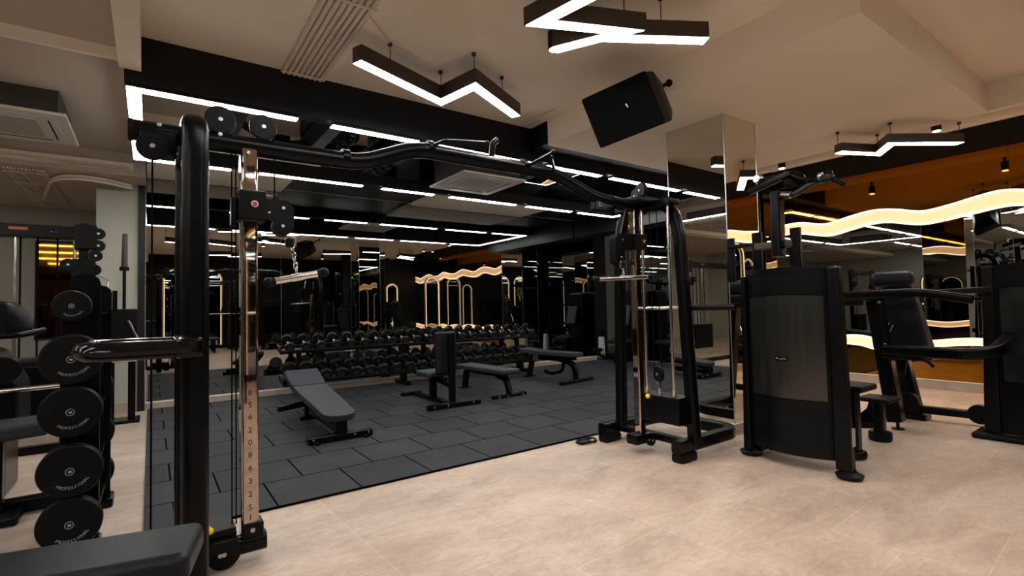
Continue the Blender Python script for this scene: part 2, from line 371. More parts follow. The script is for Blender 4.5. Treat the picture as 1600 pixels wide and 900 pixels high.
def mcolumn(x0, y0, x1, y1, top, label):
    t = thing('mirror_column', label, 'column', ((x0+x1)/2, (y0+y1)/2, 0))
    MB().b2((x0+.012, y0+.012, .0), (x1-.012, y1-.012, top), 0).build('core', 'creamw', t, world=True)
    MB().b2((x0-.01, y0-.01, 0), (x1+.01, y1+.01, .085), .002).build('plinth', 'skirt', t, world=True)
    MB().b2((x0-.012, y0-.012, .085), (x1+.012, y1+.012, .095), .002).build('plinth_edge', 'edge', t, world=True)
    MB().b2((x0, y0, .095), (x0+.012, y1, top), 0).build('mirror_face', 'mpillar', t, world=True)
    MB().b2((x1-.012, y0, .095), (x1, y1, top), 0).build('mirror_face', 'mpillar', t, world=True)
    MB().b2((x0+.013, y0, .095), (x1-.013, y0+.012, top), 0).build('mirror_face', 'mpillar', t, world=True)
    MB().b2((x0+.013, y1-.012, .095), (x1-.013, y1, top), 0).build('mirror_face', 'mpillar', t, world=True)
    e = MB()
    for x, y in ((x0, y0), (x1, y0), (x0, y1), (x1, y1)): e.b2((x-.003, y-.003, .095), (x+.003, y+.003, top), 0)
    e.build('corner_bead', 'bolt', t, world=True)
    return t
mcolumn(4.33, 2.61, 4.885, 3.24, 2.964, 'square mirror clad column between the cable station and the weight shroud')
mcolumn(7.92, 4.46, 8.42, 5.40, 3.03, 'mirror clad column standing against the right wall near the dark alcove')

# ------------------------------------------------------------------ linear LED lights
def strip(x0, x1, yc, z=2.86, label='', group='linear lights', along='x', wd=.085):
    t = thing('linear_light', label, 'ceiling light', ((x0+x1)/2, yc, z) if along == 'x' else (yc, (x0+x1)/2, z), 0, group)
    h = (x1-x0)/2
    d = (h, wd/2) if along == 'x' else (wd/2, h)
    MB().b2((-d[0], -d[1]-.006, .004), (d[0], d[1]+.006, .027), .002).build('housing', 'blackp', t)
    MB().b2((-d[0]+.003, -d[1], -.002), (d[0]-.003, d[1], .004), .001).build('diffuser', 'led', t)
    return t
od = ['first', 'second', 'third', 'fourth', 'fifth', 'sixth', 'seventh']
for i, (a, b) in enumerate([(-.152, 1.03), (1.315, 2.16), (2.32, 3.62), (3.80, 4.71), (4.905, 6.10), (6.26, 7.15)]):
    strip(a, b, 4.567, label='white linear light under the near black ceiling beam, %s from the left' % od[i], group='linear lights of the near row')
for i, (a, b) in enumerate([(-.152, .764), (1.05, 2.30), (2.57, 3.35), (3.62, 4.83), (5.055, 6.04), (6.225, 7.15)]):
    strip(a, b, 6.59, label='white linear light under the far black ceiling beam, %s from the left' % od[i], group='linear lights of the far row')
strip(4.615, 6.543, -.105, label='white linear light closing the left end of the rectangle', along='y', wd=.095, group='linear lights at the rectangle ends')
strip(4.615, 6.543, 7.10, label='white linear light closing the right end of the rectangle', along='y', wd=.085, group='linear lights at the rectangle ends')
# rows over the part of the gym behind the camera and to the left, seen in the mirrors
BR = [(-6.2, -4.9, 1.4), (-4.5, -3.2, 1.4), (-2.8, -1.5, 1.4), (-6.2, -4.9, 3.2), (-4.5, -3.2, 3.2), (-2.8, -1.5, 3.2), (-6.2, -4.9, -.6), (-4.5, -3.2, -.6), (-2.8, -1.5, -.6), (-6.0, -4.4, 6.0), (-4.0, -2.6, 6.0), (-6.2, -4.9, -2.6), (-4.5, -3.2, -2.6), (-2.8, -1.5, -2.6)]
rn = {1.4: 'level with camera', 3.2: 'just beyond camera', -.6: 'just behind camera', 6.0: 'near pale wall', -2.6: 'near dark wall'}
for i, (a, b, y) in enumerate(BR):
    k = [q for q in BR if q[2] == y].index((a, b, y))
    strip(a, b, y, z=3.02, label='white linear light over the left hall, %s from far left, %s' % (od[k], rn[y]), group='linear lights of the left hall')

# ------------------------------------------------------------------ wavy light bands on the right wall
def wave(name, label, ctrl_t, ctrl_b):
    def interp(c, y):
        c = sorted(c)
        if y <= c[0][0]: return c[0][1]
        if y >= c[-1][0]: return c[-1][1]
        for i in range(len(c)-1):
            if c[i][0] <= y <= c[i+1][0]:
                p0 = c[max(i-1, 0)][1]; p1 = c[i][1]; p2 = c[i+1][1]; p3 = c[min(i+2, len(c)-1)][1]; t = (y-c[i][0])/(c[i+1][0]-c[i][0])
                return .5*((2*p1)+(-p0+p2)*t+(2*p0-5*p1+4*p2-p3)*t*t+(-p0+3*p1-3*p2+p3)*t**3)
    t = thing(name, label, 'wall light', (8.40, 0, 0))
    YS = [-2.15+.05*i for i in range(129)]
    top = [(y, interp(ctrl_t, y)) for y in YS]; bot = [(y, interp(ctrl_b, y)) for y in YS]
    m = MB()
    rows = []
    for (y, a), (_, b) in zip(top, bot):
        rows.append([m.bm.verts.new(p) for p in ((8.385, y, a), (8.385, y, b), (8.424, y, b), (8.424, y, a))])
    for i in range(len(rows)-1):
        for j in range(4): m.bm.faces.new((rows[i][j], rows[i][(j+1) % 4], rows[i+1][(j+1) % 4], rows[i+1][j]))
    m.bm.faces.new(rows[0]); m.bm.faces.new(rows[-1])
    m.build('glowing_panel', 'warm', t, world=True)
    MB().tube([(8.385, y, z) for y, z in top], .011, ref=(1, 0, 0), seg=8).build('edge_tube', 'warm2', t, world=True)
    MB().tube([(8.385, y, z) for y, z in bot], .011, ref=(1, 0, 0), seg=8).build('edge_tube', 'warm2', t, world=True)
    return t
P_ = 1.40
ct = [(y, z) for y, z in ((4.107, 2.428), (3.806, 2.435), (3.435, 2.364), (3.057, 2.434), (2.787, 2.466), (2.535, 2.432), (2.253, 2.361), (1.963, 2.395), (1.651, 2.46), (1.457, 2.482), (1.275, 2.45))]
cb = [(y, z) for y, z in ((4.112, 2.288), (3.813, 2.266), (3.412, 2.187), (3.065, 2.246), (2.847, 2.283), (2.641, 2.276), (2.306, 2.197), (2.08, 2.205), (1.76, 2.251), (1.465, 2.293), (1.282, 2.278))]
ext = [.95, .5, .15, -.25, -.6, -1.0, -1.4, -1.75, -2.1, -2.5, -2.9, -3.3, -3.7, -4.1, -4.5]
for i, y in enumerate(ext):
    s_ = math.sin(2*PI*(y-1.10)/1.25); ct.append((y, 2.425+.06*s_)); cb.append((y, 2.245+.055*s_))
ct += [(4.28, 2.40)]; cb += [(4.28, 2.26)]
wave('wavy_light', 'long upper wavy warm glowing light band on the right mirror wall', ct, cb)
lt = [(3.254, .669), (3.041, .672), (2.822, .623), (2.55, .60), (2.236, .627), (1.932, .667), (1.689, .667), (1.3, .60), (.9, .66), (.4, .60), (0, .66), (-.5, .60), (-1, .66), (-1.6, .60), (-2.2, .66), (-3, .60), (-4.5, .64), (3.8, .61), (4.28, .66)]
lb = [(3.258, .553), (3.046, .542), (2.82, .482), (2.55, .50), (2.238, .56), (1.691, .60), (1.3, .50), (.9, .55), (.4, .49), (0, .55), (-.5, .49), (-1, .55), (-1.6, .49), (-2.2, .55), (-3, .49), (-4.5, .53), (3.8, .50), (4.28, .55)]
wave('wavy_light', 'lower wavy warm glowing light band on the right mirror wall', lt, lb)

# ------------------------------------------------------------------ zigzag pendants
def zigzag(pts, z, label, closed=None, w_=.085, hh=.115, top=3.24, wires=None):
    c = Vector((sum(p[0] for p in pts)/len(pts), sum(p[1] for p in pts)/len(pts), z))
    t = thing('zigzag_pendant', label, 'pendant light', tuple(c))
    P = [Vector((p[0], p[1])) for p in pts]
    def off(d):
        out = []
        for i, p in enumerate(P):
            d1 = (P[i]-P[i-1]).normalized() if i else (P[1]-P[0]).normalized()
            d2 = (P[i+1]-P[i]).normalized() if i < len(P)-1 else d1
            n1 = Vector((-d1.y, d1.x)); n2 = Vector((-d2.y, d2.x)); m_ = (n1+n2); m_.normalize()
            k = 1/max(.35, m_.dot(n1)); out.append(p+m_*d*k)
        return out
    def ribbon(wd, z0, z1):
        A = off(wd/2); B = off(-wd/2); m = MB(); rows = []
        for a, b in zip(A, B): rows.append([m.bm.verts.new(q) for q in ((a.x, a.y, z0), (b.x, b.y, z0), (b.x, b.y, z1), (a.x, a.y, z1))])
        for i in range(len(rows)-1):
            for j in range(4): m.bm.faces.new((rows[i][j], rows[i][(j+1) % 4], rows[i+1][(j+1) % 4], rows[i+1][j]))
        m.bm.faces.new(rows[0][::-1]); m.bm.faces.new(rows[-1]); return m
    ribbon(w_+.012, z, z+hh).build('housing', 'bronze', t, world=True)
    ribbon(w_, z-.003, z+.001).build('diffuser', 'led', t, world=True)
    for i in (wires if wires is not None else range(len(P))):
        p = P[i] if isinstance(i, int) else Vector(i)
        MB().cyl((p.x, p.y, z+hh), (p.x, p.y, top), .0035, 8).cyl((p.x, p.y, top-.02), (p.x, p.y, top), .018, 12).build('suspension_wire', 'bronze', t, world=True)
    return t
zigzag([(1.19, 3.49), (2.02, 3.80), (2.10, 3.38), (2.755, 3.72)], 2.97, 'brown zigzag pendant light hanging in front of the black ceiling beam', wires=[(1.483, 3.60), 1, 2, (2.52, 3.60)])
zigzag([(2.06, 1.80), (1.95, 2.36), (2.47, 2.14), (2.24, 2.56)], 2.95, 'bright zigzag pendant light at the top edge, its tip above the loudspeaker')
zigzag([(2.42, 2.27), (3.02, 1.92)], 2.955, 'straight brown bar pendant light crossing behind the bright zigzag', wires=[(2.75, 2.07)], hh=.105)
zigzag([(5.872, 2.252), (6.331, 2.049), (6.028, 1.838), (6.63, 1.443)], 2.75, 'thin zigzag pendant light above the right weight tower', top=2.965, hh=.09)
zigzag([(-2.2, -1.2), (-1.4, -.9), (-1.3, -1.3), (-.6, -1.0)], 2.9, 'added zigzag fill pendant over the left hall behind the camera', top=3.1)  # this pendant and the next are added to brighten the room
zigzag([(1.0, -1.6), (1.9, -1.2), (2.0, -1.7), (2.8, -1.3)], 2.95, 'added zigzag fill pendant over the dark hall behind the camera')
zigzag([(4.3, .2), (5.2, .6), (5.3, .1), (6.1, .5)], 2.95, 'zigzag pendant light above the right machines, out of the frame top')
zigzag([(.3, 1.4), (1.0, 1.0), (1.1, 1.5), (1.8, 1.1)], 2.95, 'zigzag pendant light right above the camera')

def spot(x, y, ztop, label, on=True, h=.16, power=SPOT_W):
    t = thing('cylinder_spot', label, 'spot light', (x, y, ztop-h))
    MB().cyl((0, 0, .0), (0, 0, .13), .045, 24, .003).cyl((0, 0, .125), (0, 0, h), .016, 16).build('housing', 'blackp', t)
    MB().cyl((0, 0, -.003), (0, 0, .004), .036, 20).build('lens', 'spot', t)
    ld = bpy.data.lights.new('spot_lamp', 'SPOT'); ld.energy = power; ld.color = (1, .72, .50); ld.spot_size = R(100); ld.spot_blend = .8; ld.shadow_soft_size = .04
    lo = bpy.data.objects.new('spot_lamp', ld); COL.objects.link(lo); lo.location = (0, 0, -.012); lo.parent = t
    return t
spot(6.9, 3.335, 3.33, 'small black cylinder spot light above the pull up handles', h=.345)
spot(6.9, 1.69, 3.33, 'small black cylinder spot light above the thin zigzag pendant', h=.33)
spot(7.9, .3, 3.33, 'added black cylinder fill spot by the right wall behind the camera line')  # this spot and the next are added fill light, out of view
spot(7.6, -1.7, 3.33, 'added black cylinder fill spot in the far front right corner')
for i, (x, y) in enumerate(((.6, -.6), (2.6, .3), (4.6, -.9), (2.4, 2.75), (5.0, -2.6), (1.5, -2.8))):  # unseen spots added to light the floor evenly
    zt = 3.24
    spot(x, y, zt, ['added black cylinder fill spot right behind the camera', 'added black cylinder fill spot above the open tiled floor', 'added black cylinder fill spot behind the right machines', 'added black cylinder fill spot hidden above the bright zigzag pendant', 'added black cylinder fill spot far behind the right machines', 'added black cylinder fill spot near the dark front wall'][i], power=SPOT_W*1.0)

# ------------------------------------------------------------------ ceiling gear
def cassette(x, y, z, sx, sy, label, body=.22):
    t = thing('ceiling_cassette', label, 'air conditioner', (x, y, z))
    MB().b2((-sx/2, -sy/2, 0), (sx/2, sy/2, .03), .012).build('panel', 'ac', t)
    MB().b2((-sx*.27, -sy*.27, -.006), (sx*.27, sy*.27, .004), .004).build('grille', 'acg', t)
    for a in range(4):
        m = MB(); c, s_ = math.cos(a*PI/2), math.sin(a*PI/2)
        d = (sx*.39 if a % 2 == 0 else sy*.39)
        l = (sy if a % 2 == 0 else sx)*.31
        m.box((c*d, s_*d, -.004), ((.05, 2*l, .006) if a % 2 == 0 else (2*l, .05, .006)), bev=.002)
        fl_ = m.build('louvre', 'ac', t)
        m = MB(); d2 = d-.034
        m.box((c*d2, s_*d2, -.0015), ((.010, 2*l, .004) if a % 2 == 0 else (2*l, .010, .004)), bev=0); m.build('air_slot', 'ink', t)
    MB().b2((-sx*.44, -sy*.44, .03), (sx*.44, sy*.44, .03+body), .01).build('body', 'acshade', t)
    return t
cassette(3.66, 5.88, 2.90, .98, .98, 'square white ceiling air conditioner cassette between the two light rows', .44)
cassette(-1.06, 6.10, 2.90, .95, .95, 'square white ceiling air conditioner cassette at the far left', .22)
cassette(-3.6, 2.3, 2.98, .95, .95, 'square white ceiling air conditioner cassette over the left hall', .10)

def pipes(name, label, x0, x1, n, y0, y1, z, r_, clips):
    t = thing(name, label, 'pipes', ((x0+x1)/2, (y0+y1)/2, z))
    for i in range(n):
        x = x0+(x1-x0)*i/(n-1)
        MB().tube([(x, y0, z), (x, y1, z)], r_, seg=10).build('conduit', 'conduit', t, world=True)
    for y in clips:
        MB().b2((x0-.03, y-.012, z-r_-.006), (x1+.03, y+.012, z-r_+.004), .002).build('clip_bar', 'conduit', t, world=True)
    return t
pipes('conduit_bundle', 'bundle of parallel beige conduits running along the ceiling to the black beam', .905, 1.20, 8, 1.0, 4.49, 3.222, .0165, (4.44, 3.2, 1.9))
pipes('conduit_bundle', 'bundle of beige conduits under the low ceiling beside the pale column', -1.30, -.98, 12, 7.6, 10.1, 2.845, .011, (7.75, 8.3, 8.9, 9.5))
tag(MB().cyl((7.4, -2.15, 3.195), (7.4, 4.25, 3.195), .095, 32).build('ceiling_duct', 'cream'), 'long round beige duct above the black band of the right mirror wall', 'duct')
t = thing('ceiling_conduit', 'thin beige conduit with junction clip feeding the brown zigzag pendant', 'pipe', (1.45, 3.5, 3.23))
MB().tube([(1.20, 3.30, 3.232), (1.483, 3.60, 3.232), (1.70, 3.66, 3.232)], .006, seg=8).build('conduit', 'conduit', t, world=True)
tag(MB().tube([(3.38, 4.44, 3.225), (3.38, 4.30, 3.225), (3.38, 3.9, 3.225)], .010).build('ceiling_conduit', 'conduit'), 'short beige conduit beside the low ceiling face', 'pipe')
for k, (z, y) in enumerate(((2.83, 7.50), (2.80, 7.53))):
    tag(MB().tube([(-1.15, 9.0, z-.02), (-.95, 7.9, z), (-.80, y+.12, z), (-.50, y+.10, z), (-.20, y+.30, z-.01)], .016, fil=.2).build('flexible_hose', 'conduit'), ['upper', 'lower'][k] + ' curved beige hose sagging under the ceiling above the pale column', 'hose')
t = thing('ceiling_conduit', 'row of short beige corrugated hose clips along the ceiling step', 'pipe', (-.6, 7.4, 2.93))
MB().tube([(-1.3, 7.33, 2.93), (-.2, 7.33, 2.93)], .012).build('rail', 'conduit', t, world=True)
for i in range(34): MB().b2((-.83+i*.019, 7.318, 2.90), (-.822+i*.019, 7.342, 2.925), 0).build('clip', 'conduit', t, world=True)
tag(MB().tube([(-1.9, 1.5, 3.085), (-.25, 1.5, 3.085)], .012).build('ceiling_conduit', 'conduit'), 'beige conduit across the left ceiling near the camera', 'pipe')
t = thing('security_camera', 'small white dome security camera under the far black ceiling beam', 'camera', (1.93, 6.72, 2.90))
MB().cyl((0, 0, .03), (0, 0, .13), .05, 24, .005).build('mount', 'ac', t); MB().sphere((0, 0, .03), .042).build('dome', 'acg', t); MB().cyl((0, -.034, .012), (0, -.044, .006), .016).build('lens', 'gloss', t)
# black duct work above the light rows
t = thing('ceiling_duct', 'black round duct crossing above the white linear lights', 'duct', (2.6, 5.5, 3.2))
MB().cyl((2.62, 4.64, 3.2), (2.62, 6.52, 3.2), .09, 24).build('duct_pipe', 'blackp', t, world=True)
for y in (4.9, 5.6, 6.3): MB().cyl((2.62, y, 3.2), (2.62, y+.03, 3.2), .10, 24).build('duct_ring', 'steel', t, world=True)
t = thing('ceiling_bracket', 'black angled steel bracket in the ceiling recess left of the cassette', 'bracket', (1.2, 5.5, 3.2))
MB().rtube([(.75, 6.2, 3.34), (1.15, 6.2, 3.10), (1.95, 6.2, 3.34)], .08, .05, ref=(0, 1, 0)).build('bracket_arm', 'blackp', t, world=True)
MB().b2((1.10, 6.1, 3.06), (1.30, 6.3, 3.22), .01).build('bracket_box', 'steel', t, world=True)

# loudspeaker
t = thing('loudspeaker', 'large black loudspeaker hanging tilted under the ceiling step', 'speaker', (3.1, 2.75, 2.75))
O_ = Vector((0, 0, 1.2))
F4 = [O_+(Vector(q)-O_)*1.28 for q in ((2.172, 2.248, 2.479), (2.392, 1.926, 2.593), (2.521, 1.89, 2.29), (2.296, 2.216, 2.185))]
C4 = sum(F4, Vector())/4; nf = (F4[1]-F4[0]).cross(F4[3]-F4[0]).normalized()
if nf.dot(O_-C4) < 0: nf = -nf
dx_ = (F4[1]-F4[0]).normalized(); dy_ = (F4[0]-F4[3]).normalized()
MB().hull([p+nf*.012 for p in F4]+[p-nf*.03 for p in F4], .014).build('grille', 'grille', t, world=True)
ax_ = (-nf*.8+dx_*.62).normalized()
MB().hull([p-nf*.025 for p in F4]+[C4+(p-C4)*.97-nf*.14+dx_*.07 for p in F4]+[C4+(p-C4)*.62-nf*.30+dx_*.20 for p in F4], .012).build('cabinet', 'plastic', t, world=True)
bc = C4+nf*.014+dx_*.045+dy_*.02
bm_ = MB(); bm_.prism([(-.022, -.026), (.022, -.026), (.022, .026), (-.022, .026)], bc, dx_, dy_, nf, .004).build('badge', 'gloss', t, world=True)
bp_ = bc+nf*.0045
MB().prism([(-.006, .002), (.004, .000), (.002, .016), (-.008, .016)], bp_, dx_, dy_, nf, .002).prism([(-.004, -.014), (.006, -.014), (.006, -.003), (-.002, -.003)], bp_, dx_, dy_, nf, .002).build('badge_mark', 'white', t, world=True)
pb_ = C4-nf*.28+dx_*.10
MB().tube([tuple(pb_), (3.40, 2.62, 2.98), (3.53, 2.60, 3.05)], .016, fil=.04).cyl((3.52, 2.60, 3.05), (3.54, 2.60, 3.05), .03).build('wall_bracket', 'steel', t, world=True)
# ================================================================== GYM MACHINES
def bolt(m, p, n, r_=.011, h=.008):
    p, n = Vector(p), Vector(n).normalized(); m.cyl(p, p+n*h, r_, 12, h*.3)
def pulley(parent, c, ax, r_=.07, th=.03, mat='plastic', world=True, name='pulley'):
    c, ax = Vector(c), Vector(ax).normalized()
    p = MB().cyl(c-ax*th/2, c+ax*th/2, r_, 32, .006).build(name, mat, parent, world=world)
    b = MB(); bolt(b, c+ax*th/2, ax); bolt(b, c-ax*th/2, -ax)
    bo = b.build('pulley_bolt', 'bolt', p)
    if world and parent is not None:
        mt = (Matrix.Translation(parent.location) @ parent.rotation_euler.to_matrix().to_4x4()).inverted(); bo.data.transform(mt)
    return p

# ------------------------------------------------------------------ cable crossover
CX = thing('cable_crossover', 'tall black cable crossover frame with a bent pull up beam joining its two towers', 'exercise machine', (1.79, 2.8, 0))
Yc = 2.80
def xo(m, name, mat, label=None): return m.build(name, mat, CX, label, world=True)
# beam
bm_pts = [(-.08, Yc, 2.035), (.97, Yc, 2.04), (1.30, Yc, 2.175), (2.42, Yc, 2.175), (2.80, Yc, 2.045), (3.40, Yc, 2.00)]
xo(MB().tube(bm_pts, .047, fil=.10, seg=20), 'top_beam', 'steel')
for x in (-.085,): xo(MB().cyl((x, Yc, 2.035), (x+.02, Yc, 2.035), .050, 20, .004), 'end_cap', 'plastic')
m = MB()
for x in (.03, .27): bolt(m, (x, Yc-.042, 2.062), (0, -1, 0), .010)
bolt(m, (.39, Yc-.05, 1.99), (0, -1, 0), .009)
xo(m, 'beam_bolts', 'bolt')
# towers: legs in a plane of constant x
def arch_leg(x, label=None):
    xo(MB().rtube([(x, 2.395, .12), (x, 2.47, 1.78), (x, 2.55, 2.01), (x, 2.80, 2.035), (x, 3.02, 2.01), (x, 3.10, 1.78), (x, 3.14, .12)], .088, .088, fil=.16, ref=(1, 0, 0), rad=.026, n=7), 'tower_frame', 'steel', label)
arch_leg(3.42)
x = .150
xo(MB().rtube([(x, 2.45, .03), (x, 2.45, 1.90), (x, 2.47, 2.0), (x, 2.62, 2.025), (x, 2.95, 2.025), (x, 3.10, 2.0), (x, 3.12, .03)], .090, .098, fil=.07, ref=(1, 0, 0), rad=.034, n=7), 'tower_frame', 'steel')
def ubase(x0, x1, y0, y1, z, s):
    xo(MB().rtube([(x0, y0, z), (x1, y0, z), (x1, y1, z), (x0, y1, z)], .085, .10, fil=.15, ref=(0, 0, 1), rad=.02, n=7), 'base_frame', 'steel')
    for y in (y0, y1):
        xo(MB().b2((min(x0, x0+s*.20), y-.052, 0), (max(x0, x0+s*.20), y+.052, z-.045), .02), 'rubber_foot', 'rubber')
ubase(3.22, 4.04, 2.42, 3.19, .115, 1)
xo(MB().rtube([(.15, 2.38, .06), (.15, 3.24, .06)], .085, .08, ref=(0, 0, 1), rad=.02), 'base_frame', 'steel')
xo(MB().rtube([(3.42, 2.42, .11), (3.42, 3.19, .11)], .07, .06, ref=(0, 0, 1)), 'cross_tie', 'steel')
# polished adjustment posts
def digits(parent, x, y, zs, s):
    for d, z in zs: text('number_mark', d, s, (x, y, z), (1, 0, 0), (0, 0, 1), 'ink', parent)
pl_ = xo(MB().rtube([(.397, Yc, .145), (.397, Yc, 2.02)], .077, .08, ref=(0, 1, 0), rad=.014), 'adjustment_post', 'chrome2')
for d, z in (('1', .215), ('5', .262), ('2', .325), ('3', .388), ('6', .450), ('8', .512), ('0', .572), ('2', .632), ('6', .694), ('5', .752), ('8', .812), ('7', .872)):
    tx = text('number_mark', d, .036, (.397, Yc-.0405, z), (1, 0, 0), (0, 0, 1), 'ink', None)
    tx.data.transform(Matrix.Translation(-CX.location)); tx.parent = pl_
pr_ = xo(MB().rtube([(3.27, Yc, .14), (3.27, Yc, 1.99)], .07, .07, ref=(0, 1, 0), rad=.012), 'adjustment_post', 'chrome2')
xo(MB().rtube([(.47, Yc, .085), (-.05, Yc, .085)], .085, .085, ref=(0, 0, 1), rad=.03).b2((.36, Yc-.05, .12), (.455, Yc+.05, .19), .008), 'post_foot', 'steel')
m = MB(); bolt(m, (.405, Yc-.05, .158), (0, -1, 0), .011); bolt(m, (.27, Yc-.045, .075), (0, -1, 0), .011); xo(m, 'foot_bolts', 'bolt')
xo(MB().b2((3.155, Yc-.06, .07), (3.36, Yc+.06, .155), .02).b2((3.34, Yc-.04, .09), (3.46, Yc+.04, .13), .01), 'post_foot', 'steel')
m = MB(); bolt(m, (3.30, Yc-.06, .10), (0, -1, 0), .008); xo(m, 'foot_bolts', 'bolt')
pulley(CX, (.285, Yc-.03, .075), (0, 1, 0), .072, .03)
xo(MB().b2((.21, Yc-.10, .10), (.34, Yc+.02, .155), .01), 'pulley_cover', 'plastic')
pulley(CX, (3.36, Yc-.03, .085), (0, 1, 0), .05, .03)
# top pulleys
pulley(CX, (.272, Yc-.02, 2.138), (0, 1, 0), .068, .03)
pulley(CX, (.462, Yc-.02, 2.138), (0, 1, 0), .064, .03)
xo(MB().b2((.245, Yc-.03, 2.06), (.31, Yc+.03, 2.14), .006), 'pulley_bracket', 'steel')
xo(MB().b2((.43, Yc-.03, 2.06), (.50, Yc+.03, 2.14), .006), 'pulley_bracket', 'steel')
xo(MB().b2((-.045, Yc-.05, 1.93), (.10, Yc+.04, 2.035), .012), 'pulley_housing', 'steel')
pulley(CX, (.005, Yc-.055, 1.955), (0, 1, 0), .062, .02)
for y in (2.62, 2.78): pulley(CX, (3.16+(y-2.62)*.8, y, 2.10), (1, -.25, 0), .062, .035)
xo(MB().b2((3.10, 2.60, 2.01), (3.34, 2.86, 2.06), .01), 'pulley_bracket', 'steel')
# carriage left
c = xo(MB().b2((.345, Yc-.065, 1.655), (.470, Yc+.06, 1.805), .008).b2((.318, Yc-.03, 1.63), (.345, Yc+.03, 1.77), .006), 'carriage', 'steel')
def sub(m, name, mat, par):
    o = m.build(name, mat, None); o.data.transform(Matrix.Translation(-CX.location)); o.parent = par; return o
sub(MB().cyl((.415, Yc-.065, 1.735), (.415, Yc-.074, 1.735), .017, 24, .002), 'lock_ring', 'bolt', c)
sub(MB().cyl((.415, Yc-.07, 1.735), (.415, Yc-.078, 1.735), .011, 20), 'lock_dot', 'red', c)
h = xo(MB().prism([(.47, 1.69), (.47, 1.775), (.55, 1.775), (.583, 1.765), (.605, 1.735), (.605, 1.64), (.595, 1.615), (.57, 1.595), (.545, 1.592), (.515, 1.605), (.50, 1.635), (.51, 1.67)], (0, Yc-.03, 0), (1, 0, 0), (0, 0, 1), (0, 1, 0), .06), 'pulley_housing', 'steel')
m = MB(); bolt(m, (.553, Yc-.03, 1.734), (0, -1, 0), .009); bolt(m, (.550, Yc-.03, 1.640), (0, -1, 0), .009); bolt(m, (.487, Yc-.03, 1.705), (0, -1, 0), .006); sub(m, 'housing_bolts', 'bolt', h)
xo(MB().tube([(.468, Yc, 1.79), (.485, Yc, 1.80), (.50, Yc, 1.795), (.515, Yc, 1.802)], .004, seg=8), 'spring_hook', 'chrome')
# carriage right
c = xo(MB().b2((3.20, Yc-.06, 1.65), (3.36, Yc+.05, 1.78), .008), 'carriage', 'steel')
sub(MB().cyl((3.315, Yc-.06, 1.72), (3.315, Yc-.068, 1.72), .014, 20, .002), 'lock_ring', 'bolt', c)
h = xo(MB().prism([(2.99, 1.54), (2.99, 1.73), (3.02, 1.765), (3.08, 1.775), (3.20, 1.775), (3.20, 1.66), (3.10, 1.64), (3.08, 1.54), (3.04, 1.515)], (0, Yc-.05, 0), (1, 0, 0), (0, 0, 1), (0, 1, 0), .07), 'pulley_housing', 'steel')
m = MB(); bolt(m, (3.07, Yc-.05, 1.72), (0, -1, 0), .006); bolt(m, (3.05, Yc-.05, 1.58), (0, -1, 0), .006); sub(m, 'housing_bolts', 'bolt', h)
# guide rods and weight stacks
sx = 3.32
for y in (2.50, 2.76): xo(MB().cyl((sx, y, .46), (sx, y, 2.0), .0125, 14).cyl((sx, y, .46), (sx, y, .53), .019, 14), 'guide_rod', 'chrome')
st = xo(MB().b2((sx-.05, 2.42, .265), (sx+.13, 2.83, .475), .006), 'weight_stack', 'steel2')
m = MB()
for k in range(7): m.b2((sx-.052, 2.418, .292+k*.026), (sx+.132, 2.832, .294+k*.026), 0)
sub(m, 'plate_gap', 'ink', st)
xo(MB().sphere((3.255, 2.70, .462), .019).cyl((3.255, 2.70, .462), (3.30, 2.70, .462), .008, 12), 'selector_pin', 'yellow')
pulley(CX, (sx-.01, 2.63, .64), (1, -.3, 0), .062, .025)
xo(MB().cyl((sx-.01, 2.63, .475), (sx-.01, 2.63, .60), .010, 10).b2((sx-.025, 2.615, .53), (sx+.005, 2.645, .58), .004), 'stack_link', 'chrome')
for y in (2.60, 2.67): xo(MB().cyl((sx-.01, y, .64), (sx-.01, y, 2.0), .0035, 8), 'cable', 'ink')
# left stack, low behind the column
for y in (2.60, 2.95): xo(MB().cyl((.165, y, .12), (.165, y, 2.0), .0125, 14), 'guide_rod', 'chrome')
st = xo(MB().b2((.02, 2.74, .085), (.335, 2.92, .195), .006), 'weight_stack', 'steel2')
m = MB()
for k in range(3): m.b2((.018, 2.738, .112+k*.027), (.337, 2.922, .114+k*.027), 0)
sub(m, 'plate_gap', 'ink', st)
xo(MB().sphere((.225, 2.73, .207), .017).cyl((.225, 2.73, .207), (.225, 2.78, .207), .008, 12), 'selector_pin', 'yellow')
for x_ in (.322, .340): xo(MB().cyl((x_, Yc-.01, .19), (x_, Yc-.01, 2.02), .0032, 8), 'cable', 'ink')
xo(MB().b2((3.26, 2.44, 1.98), (3.40, 3.0, 2.03), .01), 'rod_holder', 'steel')
xo(MB().cyl((.005, Yc-.055, 1.95), (.005, Yc-.055, .10), .004, 8), 'cable', 'ink')
xo(MB().cyl((.515, Yc-.01, 2.10), (.515, Yc-.01, 1.77), .0035, 8), 'cable', 'ink')
xo(MB().cyl((3.05, Yc, 1.55), (3.05, Yc, 1.50), .0035, 8).cyl((.592, Yc, 1.60), (.592, Yc, 1.585), .0035, 8), 'cable', 'ink')
xo(MB().cyl((3.16, Yc-.03, 2.05), (3.10, Yc, 1.76), .006, 8), 'cable', 'chrome')
# side bumper arm of the left tower
xo(MB().rtube([(.12, 2.18, 1.078), (-.185, 2.18, 1.080), (-.185, 2.43, 1.080), (.12, 2.43, 1.080)], .066, .066, fil=.085, ref=(0, 0, 1), rad=.032, n=10).b2((.07, 2.15, 1.04), (.16, 2.46, 1.12), .02), 'storage_arm', 'gloss')
